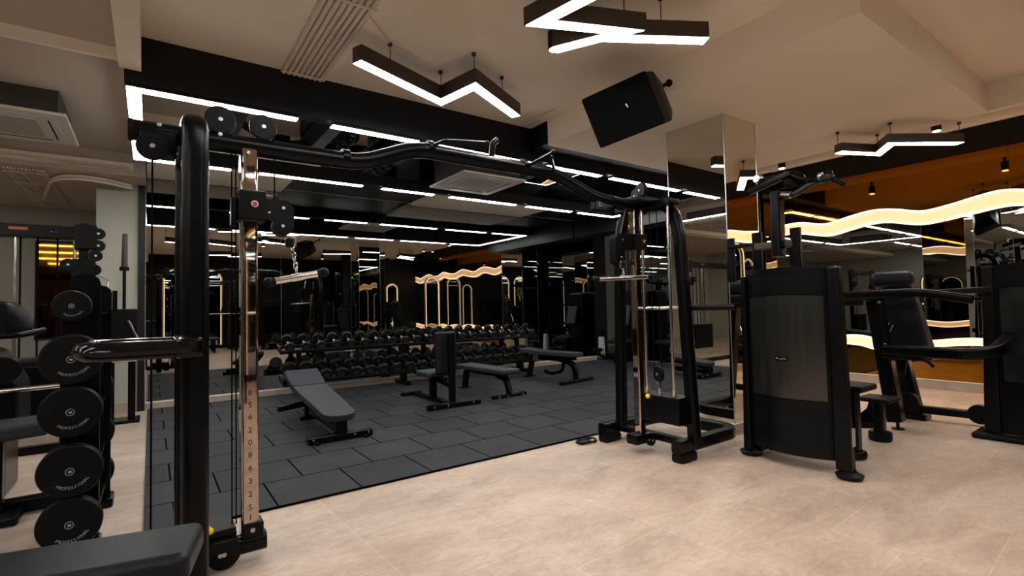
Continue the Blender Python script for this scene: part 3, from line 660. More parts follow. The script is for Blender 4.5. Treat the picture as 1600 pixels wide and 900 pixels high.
# pull up grips on the raised beam
grips = [[(1.40, Yc-.03, 2.20), (1.46, Yc-.10, 2.225), (1.75, Yc-.12, 2.255)], [(2.15, Yc-.03, 2.19), (2.10, Yc-.36, 2.19)], [(2.40, Yc-.02, 2.185), (2.13, Yc-.30, 2.175)]]
for gp in grips: xo(MB().tube(gp, .011, fil=.02, seg=10).sphere(gp[-1], .016), 'pull_up_grip', 'steel2')
xo(MB().tube([(1.86, Yc, 2.20), (1.86, Yc-.02, 2.30), (1.90, Yc-.02, 2.33)], .020, fil=.02, seg=12), 'pull_up_stub', 'steel2')
for cx0, cx1, cz in ((1.38, 1.42, 2.19), (2.11, 2.14, 2.19), (.86, .90, 2.052), (2.98, 3.01, 2.03)): xo(MB().cyl((cx0, Yc, cz), (cx1, Yc, cz), .050, 20, .004), 'beam_clamp', 'steel')
# brand plate hanging under the beam on the right
t_ = xo(MB().b2((2.80, Yc-.03, 1.94), (3.02, Yc+.03, 2.03), .01), 'name_plate', 'steel')
tx = text('plate_lettering', 'D', .05, (2.85, Yc-.0315, 1.985), (1, 0, 0), (0, 0, 1), 'print', None); tx.data.transform(Matrix.Translation(-CX.location)); tx.parent = t_
m = MB()
for k in range(5): m.b2((2.875+k*.022, Yc-.033, 1.978), (2.889+k*.022, Yc-.030, 1.990), 0)
sub(m, 'plate_marks', 'ring', t_)

# hanging straight bars (things held by the machine)
def straight_bar(p0, p1, hook, label):
    p0, p1, hook = Vector(p0), Vector(p1), Vector(hook); mid = (p0+p1)/2; d = (p1-p0).normalized()
    t = thing('cable_bar', label, 'bar attachment', tuple(mid))
    MB().cyl(p0, p1, .0175, 18).build('bar', 'chrome', t, world=True)
    for p, s_ in ((p0, 1), (p1, -1)): MB().sphere(p, .026).cyl(p-d*s_*.01, p+d*s_*.035, .020, 18, .006).build('end_grip', 'rubber', t, world=True)
    MB().cyl(mid-d*.03, mid+d*.03, .020, 18, .003).build('swivel_collar', 'chrome', t, world=True)
    lk = MB(); z = mid.z+.02; i = 0
    while z < hook.z-.05:
        f = (z-mid.z)/(hook.z-mid.z); c = mid.lerp(hook, f)
        r_ = .017; pts = [(c.x+(r_*.55*math.cos(a) if i % 2 else 0), c.y+(0 if i % 2 else r_*.55*math.cos(a)), c.z+.014+r_*1.15*math.sin(a)) for a in [2*PI*k/12 for k in range(13)]]
        lk.tube(pts, .0035, seg=6); z += .026; i += 1
    lk.build('chain', 'chrome', t, world=True)
    MB().cyl((hook.x, hook.y, hook.z-.055), (hook.x, hook.y, hook.z-.01), .021, 16, .005).build('rubber_stop', 'rubber', t, world=True)
    MB().tube([(hook.x-.024, hook.y, hook.z-.05), (hook.x-.024, hook.y, hook.z), (hook.x+.024, hook.y, hook.z), (hook.x+.024, hook.y, hook.z-.05)], .0045, fil=.012, seg=8).build('hook', 'chrome', t, world=True)
    return t
straight_bar((.485, Yc-.02, 1.352), (.745, Yc-.06, 1.405), (.592, Yc, 1.592), 'chrome straight cable bar hanging on a chain from the left tower')
straight_bar((2.78, Yc-.02, 1.40), (3.34, Yc-.09, 1.425), (3.05, Yc-.06, 1.545), 'chrome and black cable bar hanging on a chain from the right tower')
# olympic bar resting across the right tower
t = thing('storage_bar', 'grey steel bar sticking out level across the right cable tower', 'bar', (3.46, 2.35, 1.16))
MB().cyl((3.40, 2.86, 1.165), (3.46, 2.45, 1.165), .014, 14).build('thin_shaft', 'chrome', t, world=True)
MB().cyl((3.455, 2.48, 1.165), (3.52, 2.08, 1.165), .024, 18, .004).build('sleeve', 'steel2', t, world=True)
MB().cyl((3.45, 2.50, 1.165), (3.458, 2.46, 1.165), .032, 18).build('collar', 'steel', t, world=True)
# ankle strap on the floor beside the right tower foot
t = thing('ankle_strap', 'black cable ankle strap lying on the tiles beside the right tower foot', 'strap', (3.12, 3.28, 0))
MB().tube([(.10*math.cos(a), .055*math.sin(a), .014+.004*math.sin(3*a)) for a in [2*PI*k/20 for k in range(21)]], .012, seg=8, ref=(0, 0, 1)).build('padded_loop', 'rubber', t)
MB().b2((-.09, -.02, .0), (.11, .05, .012), .005).build('strap_sole', 'vinylb', t)
MB().tube([(.02+.02*math.cos(a), -.05+.02*math.sin(a), .03) for a in [2*PI*k/12 for k in range(13)]], .003, seg=6, ref=(0, 0, 1)).build('d_ring', 'chrome', t)

# near bench at the lower left corner
t = thing('flat_bench', 'large near bench with a thick charcoal pad cut off by the lower left corner', 'bench', (-.30, 2.0, 0))
MB().b2((-1.25, 1.80, .455), (.145, 2.13, .535), .035).build('pad', 'vinylb', t, world=True)
pad = [o for o in bpy.data.objects if o.name == 'pad'][0]; bpy.data.objects.remove(pad)
BN = t
cen = Vector((.125-.6*.975, 1.915+.6*.222, 0))
MB().box((cen.x, cen.y, .455), (1.2, .275, .095), rot=(0, 0, -R(12.8)), bev=.032, seg=5).build('pad', 'vinylb', t, world=True)
MB().rtube([(cen.x-.45, cen.y+.10, .37), (cen.x+.45, cen.y-.10, .37)], .08, .06, ref=(0, 0, 1)).build('frame_rail', 'steel', t, world=True)
for s_ in (-.42, .38): MB().rtube([(cen.x+s_, cen.y-s_*.22, .35), (cen.x+s_, cen.y-s_*.22, .03)], .06, .06, ref=(1, 0, 0)).b2((cen.x+s_-.03, cen.y-s_*.22-.2, 0), (cen.x+s_+.03, cen.y-s_*.22+.2, .05), .01).build('leg', 'steel', t, world=True)

# ------------------------------------------------------------------ fixed barbell rack (seen from its end)
t = thing('barbell_rack', 'upright rack with rounded end plates holding round fixed barbells', 'weight rack', (-.24, 3.85, 0))
def endplate(x0, x1, y, z1, th=.03):
    r_ = .05; poly = [(x0, 0), (x1, 0), (x1, z1-r_)]+[(x1-r_+r_*math.cos(R(a)), z1-r_+r_*math.sin(R(a))) for a in (30, 60, 90)]+[(x0+r_+r_*math.cos(R(a)), z1-r_+r_*math.sin(R(a))) for a in (90, 120, 150)]+[(x0, z1-r_)]
    return MB().prism(poly, (0, y, 0), (1, 0, 0), (0, 0, 1), (0, 1, 0), th)
endplate(-.342, -.215, 3.46, 1.425).build('end_plate', 'steel', t, world=True)
endplate(-.315, -.205, 4.20, 1.40).build('end_plate', 'steel', t, world=True)
MB().rtube([(-.35, 3.48, .06), (-.35, 3.48, 1.20)], .05, .05, ref=(0, 1, 0)).build('front_post', 'steel', t, world=True)
MB().b2((-.33, 4.10, 0), (-.185, 4.28, .06), .015).build('base_foot', 'steel', t, world=True)
MB().b2((-.42, 3.40, 0), (-.205, 3.54, .05), .012).build('base_foot', 'steel', t, world=True)
ZB = [(1.255, .078), (.991, .124), (.732, .124), (.443, .128), (.185, .128)]
for z, r_ in ZB:
    MB().b2((-.37, 3.45, z-.035), (-.22, 3.53, z-.02), .004).b2((-.37, 3.45, z-.035), (-.36, 3.53, z+.02), .003).b2((-.34, 3.45, z-.04), (-.225, 4.22, z-.03), .003).build('saddle', 'steel', t, world=True)
words = ['topmost small', 'second highest', 'middle', 'second lowest', 'lowest']
for i, (z, r_) in enumerate(ZB):
    b = thing('fixed_barbell', '%s round headed black barbell on the upright rack at the left' % words[i], 'barbell', (-.318, 3.31, z), 0, 'fixed barbells on the upright rack')
    MB().cyl((0, .05, 0), (0, 1.02, 0), .015, 16).build('bar', 'chrome', b)
    for s_, y0 in ((1, 0), (-1, 1.0)):
        hd = MB().cyl((0, y0, 0), (0, y0+.075, 0), r_, 48, .012).build('weight_head', 'rubber', b)
        if s_ > 0:
            MB().tube([(r_*.13*math.cos(2*PI*k/20), -.001, r_*.13*math.sin(2*PI*k/20)) for k in range(21)], .0016, seg=6, ref=(0, 1, 0)).b2((-r_*.05, -.0015, -r_*.05), (r_*.06, .0, r_*.04), 0).build('centre_badge', 'print', hd)
            n = 10
            lt_ = 'PROFESSIONAL'; cu = MB()
            for q, chh in enumerate(lt_):
                a = R(-125+q*8.5); p = Vector((math.cos(a)*r_*.62, -.001, math.sin(a)*r_*.62))
                tx = text('lettering', chh, r_*.15, tuple(p), (-math.sin(a), 0, math.cos(a)), (-math.cos(a), 0, -math.sin(a)), 'print', None)
                bm2 = bmesh.new(); bm2.from_mesh(tx.data); me2 = tx.data
                cu.bm.from_mesh(me2); bm2.free(); bpy.data.objects.remove(tx, do_unlink=True)
            cu.build('lettering', 'print', hd)

# ------------------------------------------------------------------ left background machines
t = thing('cable_station', 'black multi cable station with a wide top beam in front of the pale far wall', 'exercise machine', (-1.2, 6.4, 0))
MB().b2((-2.2, 6.42, 1.955), (-.56, 6.56, 2.075), .01).build('top_beam', 'steel', t, world=True)
text('beam_lettering', 'STATION' if False else '- -', .05, (-.75, 6.418, 2.02), (1, 0, 0), (0, 0, 1), 'print', t)
MB().b2((-1.06, 6.414, 2.02), (-.93, 6.42, 2.045), 0).build('orange_label', pbr('rust_label', (.35, .08, .03), .5), t, world=True)
for x, w_ in ((-.535, .075), (-2.15, .08)): MB().rtube([(x, 6.5, .02), (x, 6.5, 2.12)], w_, .09, ref=(0, 1, 0)).build('upright', 'steel', t, world=True)
for x in (-1.14, -.99, -.87, -.73): MB().cyl((x, 6.5, .3), (x, 6.5, 1.96), .008, 10).build('cable', 'ink', t, world=True)
for x in (-1.02, -.60): MB().cyl((x, 6.46, .3), (x, 6.46, 1.96), .013, 12).build('guide_rod', 'chrome', t, world=True)
for z, x in ((2.02, -.42), (1.90, -.42), (1.80, -.44), (1.66, -.45)):
    pulley(t, (x, 6.44, z), (0, 1, 0), .055, .03)
MB().b2((-.60, 6.40, 1.86), (-.43, 6.52, 2.10), .01).b2((-.62, 6.38, 1.58), (-.44, 6.5, 1.76), .012).build('carriage', 'steel', t, world=True)
pulley(t, (-.64, 6.38, 1.70), (0, 1, 0), .06, .03)
MB().tube([(-.42, 6.42, 1.60), (-.34, 6.40, 1.56), (-.34, 6.40, 1.40)], .006, seg=8).build('hook', 'chrome', t, world=True)
MB().b2((-1.20, 6.36, .25), (-.58, 6.56, .75), .01).build('weight_stack', 'steel2', t, world=True)
MB().b2((-2.2, 6.1, 0), (-.50, 6.2, .07), .015).b2((-.58, 6.0, 0), (-.48, 6.9, .07), .015).build('base_frame', 'steel', t, world=True)
CS = t
t = thing('lever_machine', 'heavy black seated lever machine with a charcoal seat at the far left', 'exercise machine', (-1.1, 4.9, 0))
MB().hull([(x, y, z) for x in (-1.5, -.80) for y in (4.9, 5.2) for z in (1.08, 1.32)]+[(-.68, 5.0, 1.10), (-.68, 5.1, 1.18)], .03).build('motor_cover', 'plastic', t, world=True)
MB().tube([(-1.5, 4.75, 1.085), (-.72, 4.75, 1.085), (-.62, 4.9, 1.11)], .022, fil=.05).build('handle_bar', 'steel', t, world=True)
MB().sphere((-1.02, 4.75, 1.12), .035).sphere((-1.08, 4.75, 1.09), .03).build('lock_knob', 'chrome', t, world=True)
MB().hull([(-1.4, 4.7, .45), (-.72, 4.7, .45), (-.72, 4.7, .75), (-.82, 4.7, .97), (-1.1, 4.7, 1.02), (-1.4, 4.7, 1.02), (-1.4, 5.2, .45), (-.72, 5.2, .45), (-.72, 5.2, .75), (-.85, 5.2, 1.0), (-1.4, 5.2, 1.0)], .04).build('body_shell', 'plastic', t, world=True)
MB().cyl((-.78, 4.62, .86), (-.78, 4.70, .86), .09, 28, .01).cyl((-.98, 4.60, .84), (-.98, 4.70, .84), .12, 28, .02).build('pivot_disc', 'plastic', t, world=True)
MB().cyl((-.90, 4.66, .90), (-.42, 4.72, .90), .035, 16, .005).build('foam_roller', 'vinylb', t, world=True)
MB().tube([(-1.2, 4.6, .72), (-.45, 4.6, .74)], .016, seg=12).build('lower_bar', 'chrome', t, world=True)
MB().b2((-.83, 4.615, .80), (-.80, 4.62, .90), 0).build('warning_label', 'print', t, world=True)
MB().b2((-1.16, 4.58, .82), (-1.02, 4.585, .87), 0).build('warning_label', 'white', t, world=True)
MB().box((-.80, 4.15, .545), (.62, .32, .09), rot=(0, -.03, .1), bev=.03, seg=4).build('seat', 'vinyl', t, world=True)
MB().rtube([(-1.04, 4.15, .50), (-1.02, 4.10, .22), (-1.0, 4.0, .12)], .09, .07, fil=.08, ref=(0, 1, 0)).build('leg_lever', 'steel', t, world=True)
MB().cyl((-1.05, 3.9, .17), (-.97, 4.1, .17), .055, 20, .01).build('leg_roller', 'vinylb', t, world=True)
MB().rtube([(-.75, 4.25, .5), (-.75, 4.25, .04)], .09, .09, ref=(0, 1, 0)).b2((-.88, 4.1, 0), (-.62, 4.4, .05), .015).rtube([(-.75, 4.3, .08), (-.9, 5.1, .08)], .08, .08, ref=(0, 0, 1)).build('seat_post', 'steel', t, world=True)
MB().b2((-1.45, 4.72, 0), (-.78, 5.18, .46), .03).build('pedestal', 'steel', t, world=True)
MB().rtube([(-.34, 4.36, .05), (-1.3, 4.36, .05)], .08, .09, ref=(0, 0, 1)).build('base_beam', 'steel', t, world=True)
LM = t
# vertical barbell stand beside the column
t = thing('bar_stand', 'black floor stand holding a bar upright beside the pale column', 'bar holder', (-.27, 7.25, 0))
MB().b2((-.42, 7.12, 0), (-.09, 7.42, .035), .01).build('base_plate', 'steel', t, world=True)
for x in (-.36, -.17): MB().rtube([(x, 7.3, .02), (x, 7.3, .95)], .07, .07, ref=(0, 1, 0)).build('post', 'steel', t, world=True)
MB().b2((-.42, 7.2, .92), (-.12, 7.42, 1.28), .02).build('holder_box', 'plastic', t, world=True)
MB().cyl((-.34, 7.16, .70), (-.12, 7.16, .70), .02, 14).build('cross_bar', 'chrome', t, world=True)
MB().rtube([(-.32, 7.12, 1.25), (-.32, 7.12, 1.48)], .045, .03, ref=(0, 1, 0)).build('hook_arm', 'steel', t, world=True)
MB().rtube([(-.20, 7.15, 1.15), (-.12, 7.15, .95)], .02, .02, ref=(0, 1, 0)).build('brace', 'chrome', t, world=True)
t = thing('barbell', 'tall bar standing upright with a dark thick sleeve against the pale column', 'barbell', (-.24, 7.2, 1.1))
MB().cyl((-.24, 7.18, 1.28), (-.24, 7.18, 1.76), .016, 16).build('shaft', 'steel', t, world=True)
MB().cyl((-.24, 7.18, 1.74), (-.235, 7.18, 2.13), .030, 20, .004, r2=.024).build('sleeve', pbr('dark_brown_sleeve', (.03, .015, .014), .4), t, world=True)
MB().cyl((-.24, 7.18, 1.71), (-.24, 7.18, 1.755), .046, 20, .004).build('collar', 'plastic', t, world=True)

# ------------------------------------------------------------------ benches
def adj_bench(name, label, loc, rz, prof, widths, group=None):
    """prof: (y,z) of front end, hinge, rear end of the pad tops"""
    t = thing(name, label, 'bench', loc, rz, group)
    (y0, z0), (y1, z1), (y2, z2) = prof; w0, w1 = widths; th = .065
    def padm(ya, za, yb, zb, wa, wb, rnd):
        d = Vector((0, yb-ya, zb-za)); L_ = d.length; d.normalize(); n = Vector((0, -d.z, d.y))
        m = MB(); poly = []
        N = 7
        rr = min(wa*.42, .14) if rnd else .03
        for k in range(N+1):
            a = R(180+90*k/N); poly.append((-wa/2+rr+rr*math.cos(a), rr+rr*math.sin(a)))
        for k in range(N+1):
            a = R(270+90*k/N); poly.append((wa/2-rr+rr*math.cos(a), rr+rr*math.sin(a)))
        poly += [(wb/2, L_-.02), (wb/2-.02, L_), (-wb/2+.02, L_), (-wb/2, L_-.02)]
        def f(b_):
            A = [b_.verts.new(Vector((x, ya, za))+d*y-n*th) for x, y in poly]; fc = b_.faces.new(A)
            r_ = bmesh.ops.extrude_face_region(b_, geom=[fc]); vs2 = [v for v in r_['geom'] if isinstance(v, bmesh.types.BMVert)]
            bmesh.ops.translate(b_, vec=n*th, verts=vs2); bmesh.ops.recalc_face_normals(b_, faces=b_.faces)
            es = [e for e in b_.edges if len(e.link_faces) == 2 and e.calc_face_angle(0) > R(60)]
            bmesh.ops.bevel(b_, geom=es, offset=.016, segments=3, affect='EDGES', profile=.6)
        m._add(f); return m
    padm(y0, z0, y1-.01, z1-.005, w0, w1, True).build('back_pad', 'vinyl', t)
    padm(y1+.012, z1, y2, z2, w1, w1*1.04, False).build('seat_pad', 'vinyl', t)
    MB().rtube([(0, y0+.10, z0-th-.02), (0, y1, z1-th-.03), (0, y2-.05, z2-th-.03)], .07, .045, ref=(1, 0, 0)).build('pad_rail', 'steel', t)
    return t
def pin(m, p, d, r_=.012): m.cyl(p, Vector(p)+Vector(d), r_, 12, .002)
b1 = adj_bench('adjustable_bench', 'charcoal adjustable bench sloping down towards the camera, nearest on the rubber mat', (1.43, 5.35, 0), R(0), ((-.66, .255), (.52, .405), (.90, .535)), (.30, .36))
MB().rtube([(-.29, -.60, .05), (.29, -.60, .05)], .07, .065, ref=(0, 0, 1)).build('front_foot', 'steel', b1)
m = MB()
for x in (-.22, .22): m.cyl((x, -.67, .018), (x, -.53, .018), .022, 14)
m.build('foot_wheel', 'rubber', b1)
MB().rtube([(-.09, .55, .03), (.13, .55, .03)], .07, .055, ref=(0, 0, 1)).build('rear_foot', 'steel', b1)
MB().rtube([(0, -.60, .08), (0, -.58, .20)], .11, .10, ref=(0, 1, 0)).build('front_post', 'steel', b1)
MB().rtube([(0, .55, .05), (0, .50, .36)], .10, .10, ref=(0, 1, 0)).build('rear_post', 'steel', b1)
MB().rtube([(0, -.60, .10), (0, .55, .12)], .07, .06, ref=(1, 0, 0)).build('spine', 'steel', b1)
MB().rtube([(-.34, .42, .19), (-.04, .46, .21)], .065, .06, ref=(0, 0, 1)).build('side_handle', 'steel', b1)
MB().cyl((-.20, .92, .42), (-.08, .92, .42), .045, 18, .01).cyl((-.08, .92, .42), (0, .88, .44), .015, 10).rtube([(-.1, .92, .36), (-.1, .80, .34)], .05, .05, ref=(1, 0, 0)).build('leg_roller', 'vinylb', b1)
m = MB()
for z in (.14, .20, .26): pin(m, (-.075, .53, z), (.02, 0, 0))
for x in (-.25, .12, .25): pin(m, (x, -.636, .06), (0, -.008, 0), .009)
m.build('steel_pins', 'bolt', b1)

b2 = thing('shoulder_bench', 'small black bench with an upright backrest standing on the rubber mat', 'bench', (2.98, 5.7, 0))
MB().b2((-.36, -.335, .02), (.36, -.265, .075), .012).build('front_foot', 'steel', b2)
MB().b2((-.035, -.28, .02), (.035, .85, .07), .01).build('spine', 'steel', b2)
MB().b2((-.18, .83, .015), (.12, .90, .06), .01).build('rear_foot', 'steel', b2)
MB().rtube([(-.0, -.25, .06), (-.0, -.25, .90)], .075, .07, ref=(0, 1, 0)).build('back_post', 'steel', b2)
MB().cushion((-.03, -.155, .66), (.27, .085, .52), r_=.03).build('back_pad', 'vinylb', b2)
MB().cushion((-.03, .17, .385), (.34, .36, .07), r_=.025).build('seat_pad', 'vinyl', b2)
MB().rtube([(-.02, .22, .06), (-.02, .22, .36)], .09, .07, ref=(0, 1, 0)).build('seat_post', 'steel', b2)
MB().rtube([(0, -.25, .25), (-.0, .20, .31)], .045, .04, ref=(1, 0, 0)).build('seat_brace', 'steel', b2)
m = MB()
for x in (-.28, -.10, .25): pin(m, (x, -.336, .05), (0, -.006, 0), .011)
m.build('foot_bolts', 'bolt', b2)

b3 = thing('flat_bench', 'low flat charcoal bench behind the bench with the upright backrest', 'bench', (3.86, 6.05, 0), R(3))
MB().cushion((0, 0, .345), (.29, 1.16, .07), r_=.025).build('pad', 'vinyl', b3)
MB().rtube([(0, -.42, .285), (0, .45, .285)], .08, .05, ref=(0, 0, 1)).build('pad_rail', 'steel', b3)
MB().rtube([(0, .5, .28), (0, .56, .03)], .09, .07, ref=(1, 0, 0)).build('rear_leg', 'steel', b3)
MB().b2((-.09, .50, 0), (.09, .62, .03), .008).build('rear_foot', 'steel', b3)
MB().rtube([(0, -.25, .285), (0, -.46, .25), (0, -.52, .06)], .09, .06, fil=.12, ref=(1, 0, 0), n=8).build('front_leg', 'steel', b3)
MB().b2((-.29, -.56, .01), (.27, -.49, .055), .012).build('front_foot', 'steel', b3)
m = MB()
for x in (-.2, -.06, .2): pin(m, (x, -.563, .035), (0, -.006, 0), .010)
m.build('foot_bolts', 'bolt', b3)

b4 = adj_bench('adjustable_bench', 'black adjustable bench laid flat with curved legs, closest to the right cable tower', (5.33, 6.35, 0), R(6), ((-.60, .475), (.25, .48), (.66, .50)), (.27, .28))
MB().rtube([(-.40, -.55, .035), (.38, -.50, .035)], .065, .06, ref=(0, 0, 1)).build('front_foot', 'steel', b4)
MB().rtube([(0, .30, .36), (0, -.20, .36), (0, -.48, .28), (0, -.50, .06)], .09, .06, fil=.16, ref=(1, 0, 0), n=8).build('front_leg', 'steel', b4)
MB().rtube([(0, .45, .38), (0, .56, .03)], .09, .07, ref=(1, 0, 0)).b2((-.1, .50, 0), (.1, .62, .03), .008).build('rear_leg', 'steel', b4)
MB().rtube([(0, -.25, .34), (0, -.22, .16), (0, .05, .10), (0, .18, .14)], .05, .045, fil=.12, ref=(1, 0, 0), n=8).build('ladder_arc', 'steel', b4)
MB().b2((-.05, .30, .30), (.05, .42, .44), .01).build('hinge_block', 'bolt', b4)
MB().cyl((-.05, .45, .42), (-.09, .45, .42), .018, 12, .003).cyl((-.05, .15, .42), (-.09, .15, .42), .014, 12, .003).build('selector_knob', 'yellow', b4)

# ------------------------------------------------------------------ dumbbell racks and dumbbells
def drack(x0, x1, label):
    t = thing('dumbbell_rack', label, 'weight rack', ((x0+x1)/2, 7.6, 0), 0, 'two tier dumbbell racks')
    for x in (x0+.30, x1-.30):
        MB().b2((x-.04, 7.42, 0.016), (x+.04, 7.90, .07), .01).build('foot', 'steel', t, world=True)
        MB().rtube([(x, 7.68, .05), (x, 7.74, .66)], .09, .06, ref=(1, 0, 0)).rtube([(x, 7.56, .05), (x, 7.60, .34)], .05, .05, ref=(1, 0, 0)).build('upright', 'steel', t, world=True)
    for z, y in ((.655, 7.44), (.245, 7.30)):
        m = MB()
        m.rtube([(x0, y, z), (x1, y, z)], .05, .05, ref=(0, 0, 1)); m.rtube([(x0, y+.22, z+.06), (x1, y+.22, z+.06)], .05, .05, ref=(0, 0, 1))
        m.build('shelf_rail', 'steel', t, world=True)
        for x in (x0, x1-.012): MB().prism([(y-.04, z-.03), (y+.27, z+.03), (y+.27, z+.11), (y+.24, z+.11), (y-.04, z+.05)], (x, 0, 0), (0, 1, 0), (0, 0, 1), (1, 0, 0), .012).build('end_bracket', 'steel', t, world=True)
    return t
drack(1.44, 3.60, 'left two tier black dumbbell rack in front of the wall mirror')
drack(3.64, 5.92, 'right two tier black dumbbell rack in front of the wall mirror')
def mk_dumbbell(r_, wd, label, loc, group):
    t = thing('dumbbell', label, 'dumbbell', loc, 0, group)
    MB().cyl((0, -.10, 0), (0, .10, 0), .0155, 14).build('handle', 'chrome', t)
    for s_ in (-1, 1):
        h = MB().cyl((0, s_*.092, 0), (0, s_*(.092+wd), 0), r_, 28, .014).build('weight_head', 'head', t)
        if s_ < 0:
            y = -(.0935+wd)
            m = MB()
            m.tube([(r_*.52*math.cos(2*PI*k/20), y, r_*.52*math.sin(2*PI*k/20)) for k in range(21)], .0022, seg=5, ref=(0, 1, 0))
            m.b2((-r_*.30, y-.001, -r_*.22), (-r_*.08, y+.001, r_*.22), 0).b2((r_*.06, y-.001, -r_*.22), (r_*.28, y+.001, r_*.22), 0)
            m.build('number_ring', 'ring', h)
    return t
def nth(n):
    return ['first', 'second', 'third', 'fourth', 'fifth', 'sixth', 'seventh', 'eighth', 'ninth', 'tenth', 'eleventh'][n]
tilt = R(-13)
def row(z, y, r_, wd, tier, X0, base=None):
    for k in range(21):
        rack, idx = ('left', k) if k < 10 else ('right', k-10)
        lab = 'round black dumbbell on the %s tier of the %s rack, %s from its left end' % (tier, rack, nth(idx))
        loc = (X0+.2105*k, y, z); g = 'dumbbells on the %s tier' % tier
        if base is None: base = mk_dumbbell(r_, wd, lab, loc, g); o = base
        else: o = dup(base, loc, 0, lab, g)
        o.rotation_euler = (R(26), random.uniform(-.1, .1), 0)
        if r_ < .085: s_ = .94+.010*(k % 11); o.scale = (s_, 1, s_)
    return base
row(.770, 7.55, .072, .052, 'upper', 1.56)
row(.372, 7.41, .091, .062, 'lower', 1.575)
# ------------------------------------------------------------------ curved weight shrouds
def shroud(t, x, y0, y1, z0, z1, bulge, mat='window', world=True, s=-1, logo=True):
    """convex cover facing s*X between two side posts, from y0 (near) to y1"""
    N = 16; m = MB(); rows = []
    for i in range(N+1):
        f = i/N; y = y0+(y1-y0)*f; b = bulge*(1-(2*f-1)**2); rows.append((y, x+s*b, z1+.018*(1-(2*f-1)**2)))
    fr = MB(); th = .03
    def ring(rw, zlo, zhi, off, thk):
        mm = MB(); prev = []
        for y, xx, zt in rw:
            a = zt+(zhi-z1) if zhi > z1-.2 else zhi
            prev.append([mm.bm.verts.new(p) for p in ((xx+s*off, y, zlo), (xx+s*off, y, a), (xx+s*(off-thk), y, a), (xx+s*(off-thk), y, zlo))])
        for i in range(len(prev)-1):
            for j in range(4): mm.bm.faces.new((prev[i][j], prev[i][(j+1) % 4], prev[i+1][(j+1) % 4], prev[i+1][j]))
        mm.bm.faces.new(prev[0]); mm.bm.faces.new(prev[-1]); return mm
    ring(rows, z0, z1, 0, .03).build('shroud_cover', 'steel2', t, world=world)
    ring(rows[1:-1], z0+.42*(z1-z0)-.15, z1-.19, .006, .010).build('shroud_window', mat, t, world=world)
    ring(rows[1:-1], z0+.005, z0+.28*(z1-z0), .004, .010).build('kick_panel', 'steel2', t, world=world)
    hd = ring(rows[1:-2], z1-.165, z1-.135, .012, .016); hd.build('handle_ledge', 'steel2', t, world=world)
    ring(rows, z1-.01, z1+.012, .008, .05).build('top_cap', 'steel', t, world=world)
    if logo:
        yc = (y0+y1)/2+.005; zc = z0+.52*(z1-z0); xc = x+s*(bulge+.008)
        pl = MB().b2((xc-.003, yc-.045, zc-.0135), (xc+.003, yc+.045, zc+.0135), .003).build('logo_plate', 'ink', t, world=world)
        lg = MB()
        for k_, (dy_, dz_, wy_) in enumerate(((-.032, .002, .008), (-.020, .002, .006), (-.002, -.004, .009), (.014, .001, .007), (.029, .001, .008))): lg.b2((xc+s*.003, yc-s*dy_*-1-wy_/2, zc+dz_-.005), (xc+s*.0045, yc-s*dy_*-1+wy_/2, zc+dz_+.005), .001)
        lg = lg.build('logo_marks', 'print', None)
        if world: lg.data.transform(Matrix.Translation(-t.location))
        lg.parent = pl

# ------------------------------------------------------------------ machine behind the big black shroud
PM = thing('pulldown_machine', 'black machine with a large curved weight shroud facing the open floor', 'exercise machine', (4.35, 1.85, 0))
shroud(PM, 3.825, 1.555, 2.16, .10, 1.415, .095)
def pm(m, name, mat, label=None): return m.build(name, mat, PM, label, world=True)
pm(MB().hull([(3.77, 1.455, .05), (3.85, 1.455, .05), (3.85, 1.56, .05), (3.77, 1.56, .05), (3.775, 1.485, 1.43), (3.86, 1.485, 1.43), (3.86, 1.56, 1.43), (3.775, 1.56, 1.43)], .018), 'side_post', 'steel2')
pm(MB().hull([(3.79, 2.155, .05), (3.93, 2.155, .05), (3.93, 2.22, .05), (3.79, 2.22, .05), (3.79, 2.155, 1.40), (3.93, 2.155, 1.40), (3.93, 2.19, 1.40), (3.79, 2.19, 1.40)], .014), 'side_post', 'steel2')
for y, xx in ((1.49, 3.82), (2.19, 3.86)):
    pm(MB().cyl((xx, y, 0), (xx, y, .08), .085, 28, .03, r2=.045), 'rubber_foot', 'rubber')
pm(MB().b2((3.80, 1.451, .22), (3.84, 1.458, .34), 0), 'info_sticker', 'print')
for y in (1.60, 2.05): pm(MB().cyl((4.02, y, .15), (4.02, y, 1.45), .014, 12), 'guide_rod', 'chrome')
pm(MB().b2((3.94, 1.58, .15), (4.10, 2.08, .75), .006), 'weight_stack', 'steel2')
for lo, hi in (((3.88, 2.12, .03), (4.45, 2.19, .10)),): pm(MB().b2(lo, hi, .01), 'frame_rail', 'steel')
pm(MB().rtube([(4.36, 1.66, .02), (4.36, 1.66, .50)], .09, .09, ref=(0, 1, 0)).cyl((4.36, 1.66, 0), (4.36, 1.66, .06), .085, 20, .02), 'rear_post', 'steel')
pm(MB().cushion((4.40, 1.66, .53), (.30, .22, .05), r_=.02), 'foot_pad', 'rubber')
# short uprights above the shroud
for y in (2.26, 1.945):
    pm(MB().rtube([(4.20, y, 1.38), (4.20, y, 1.785)], .075, .05, ref=(1, 0, 0)), 'upright', 'steel')
pm(MB().rtube([(4.20, 1.96, 1.665), (4.20, 2.27, 1.665)], .07, .06, ref=(0, 0, 1)), 'cross_beam', pbr('brown_tube', (.07, .05, .04), .4))
pm(MB().rtube([(4.30, 2.56, 1.38), (4.30, 2.56, 1.78)], .06, .05, ref=(1, 0, 0)).rtube([(4.30, 2.30, 1.70), (4.30, 2.56, 1.70)], .08, .03, ref=(0, 0, 1)), 'side_upright', 'steel2')
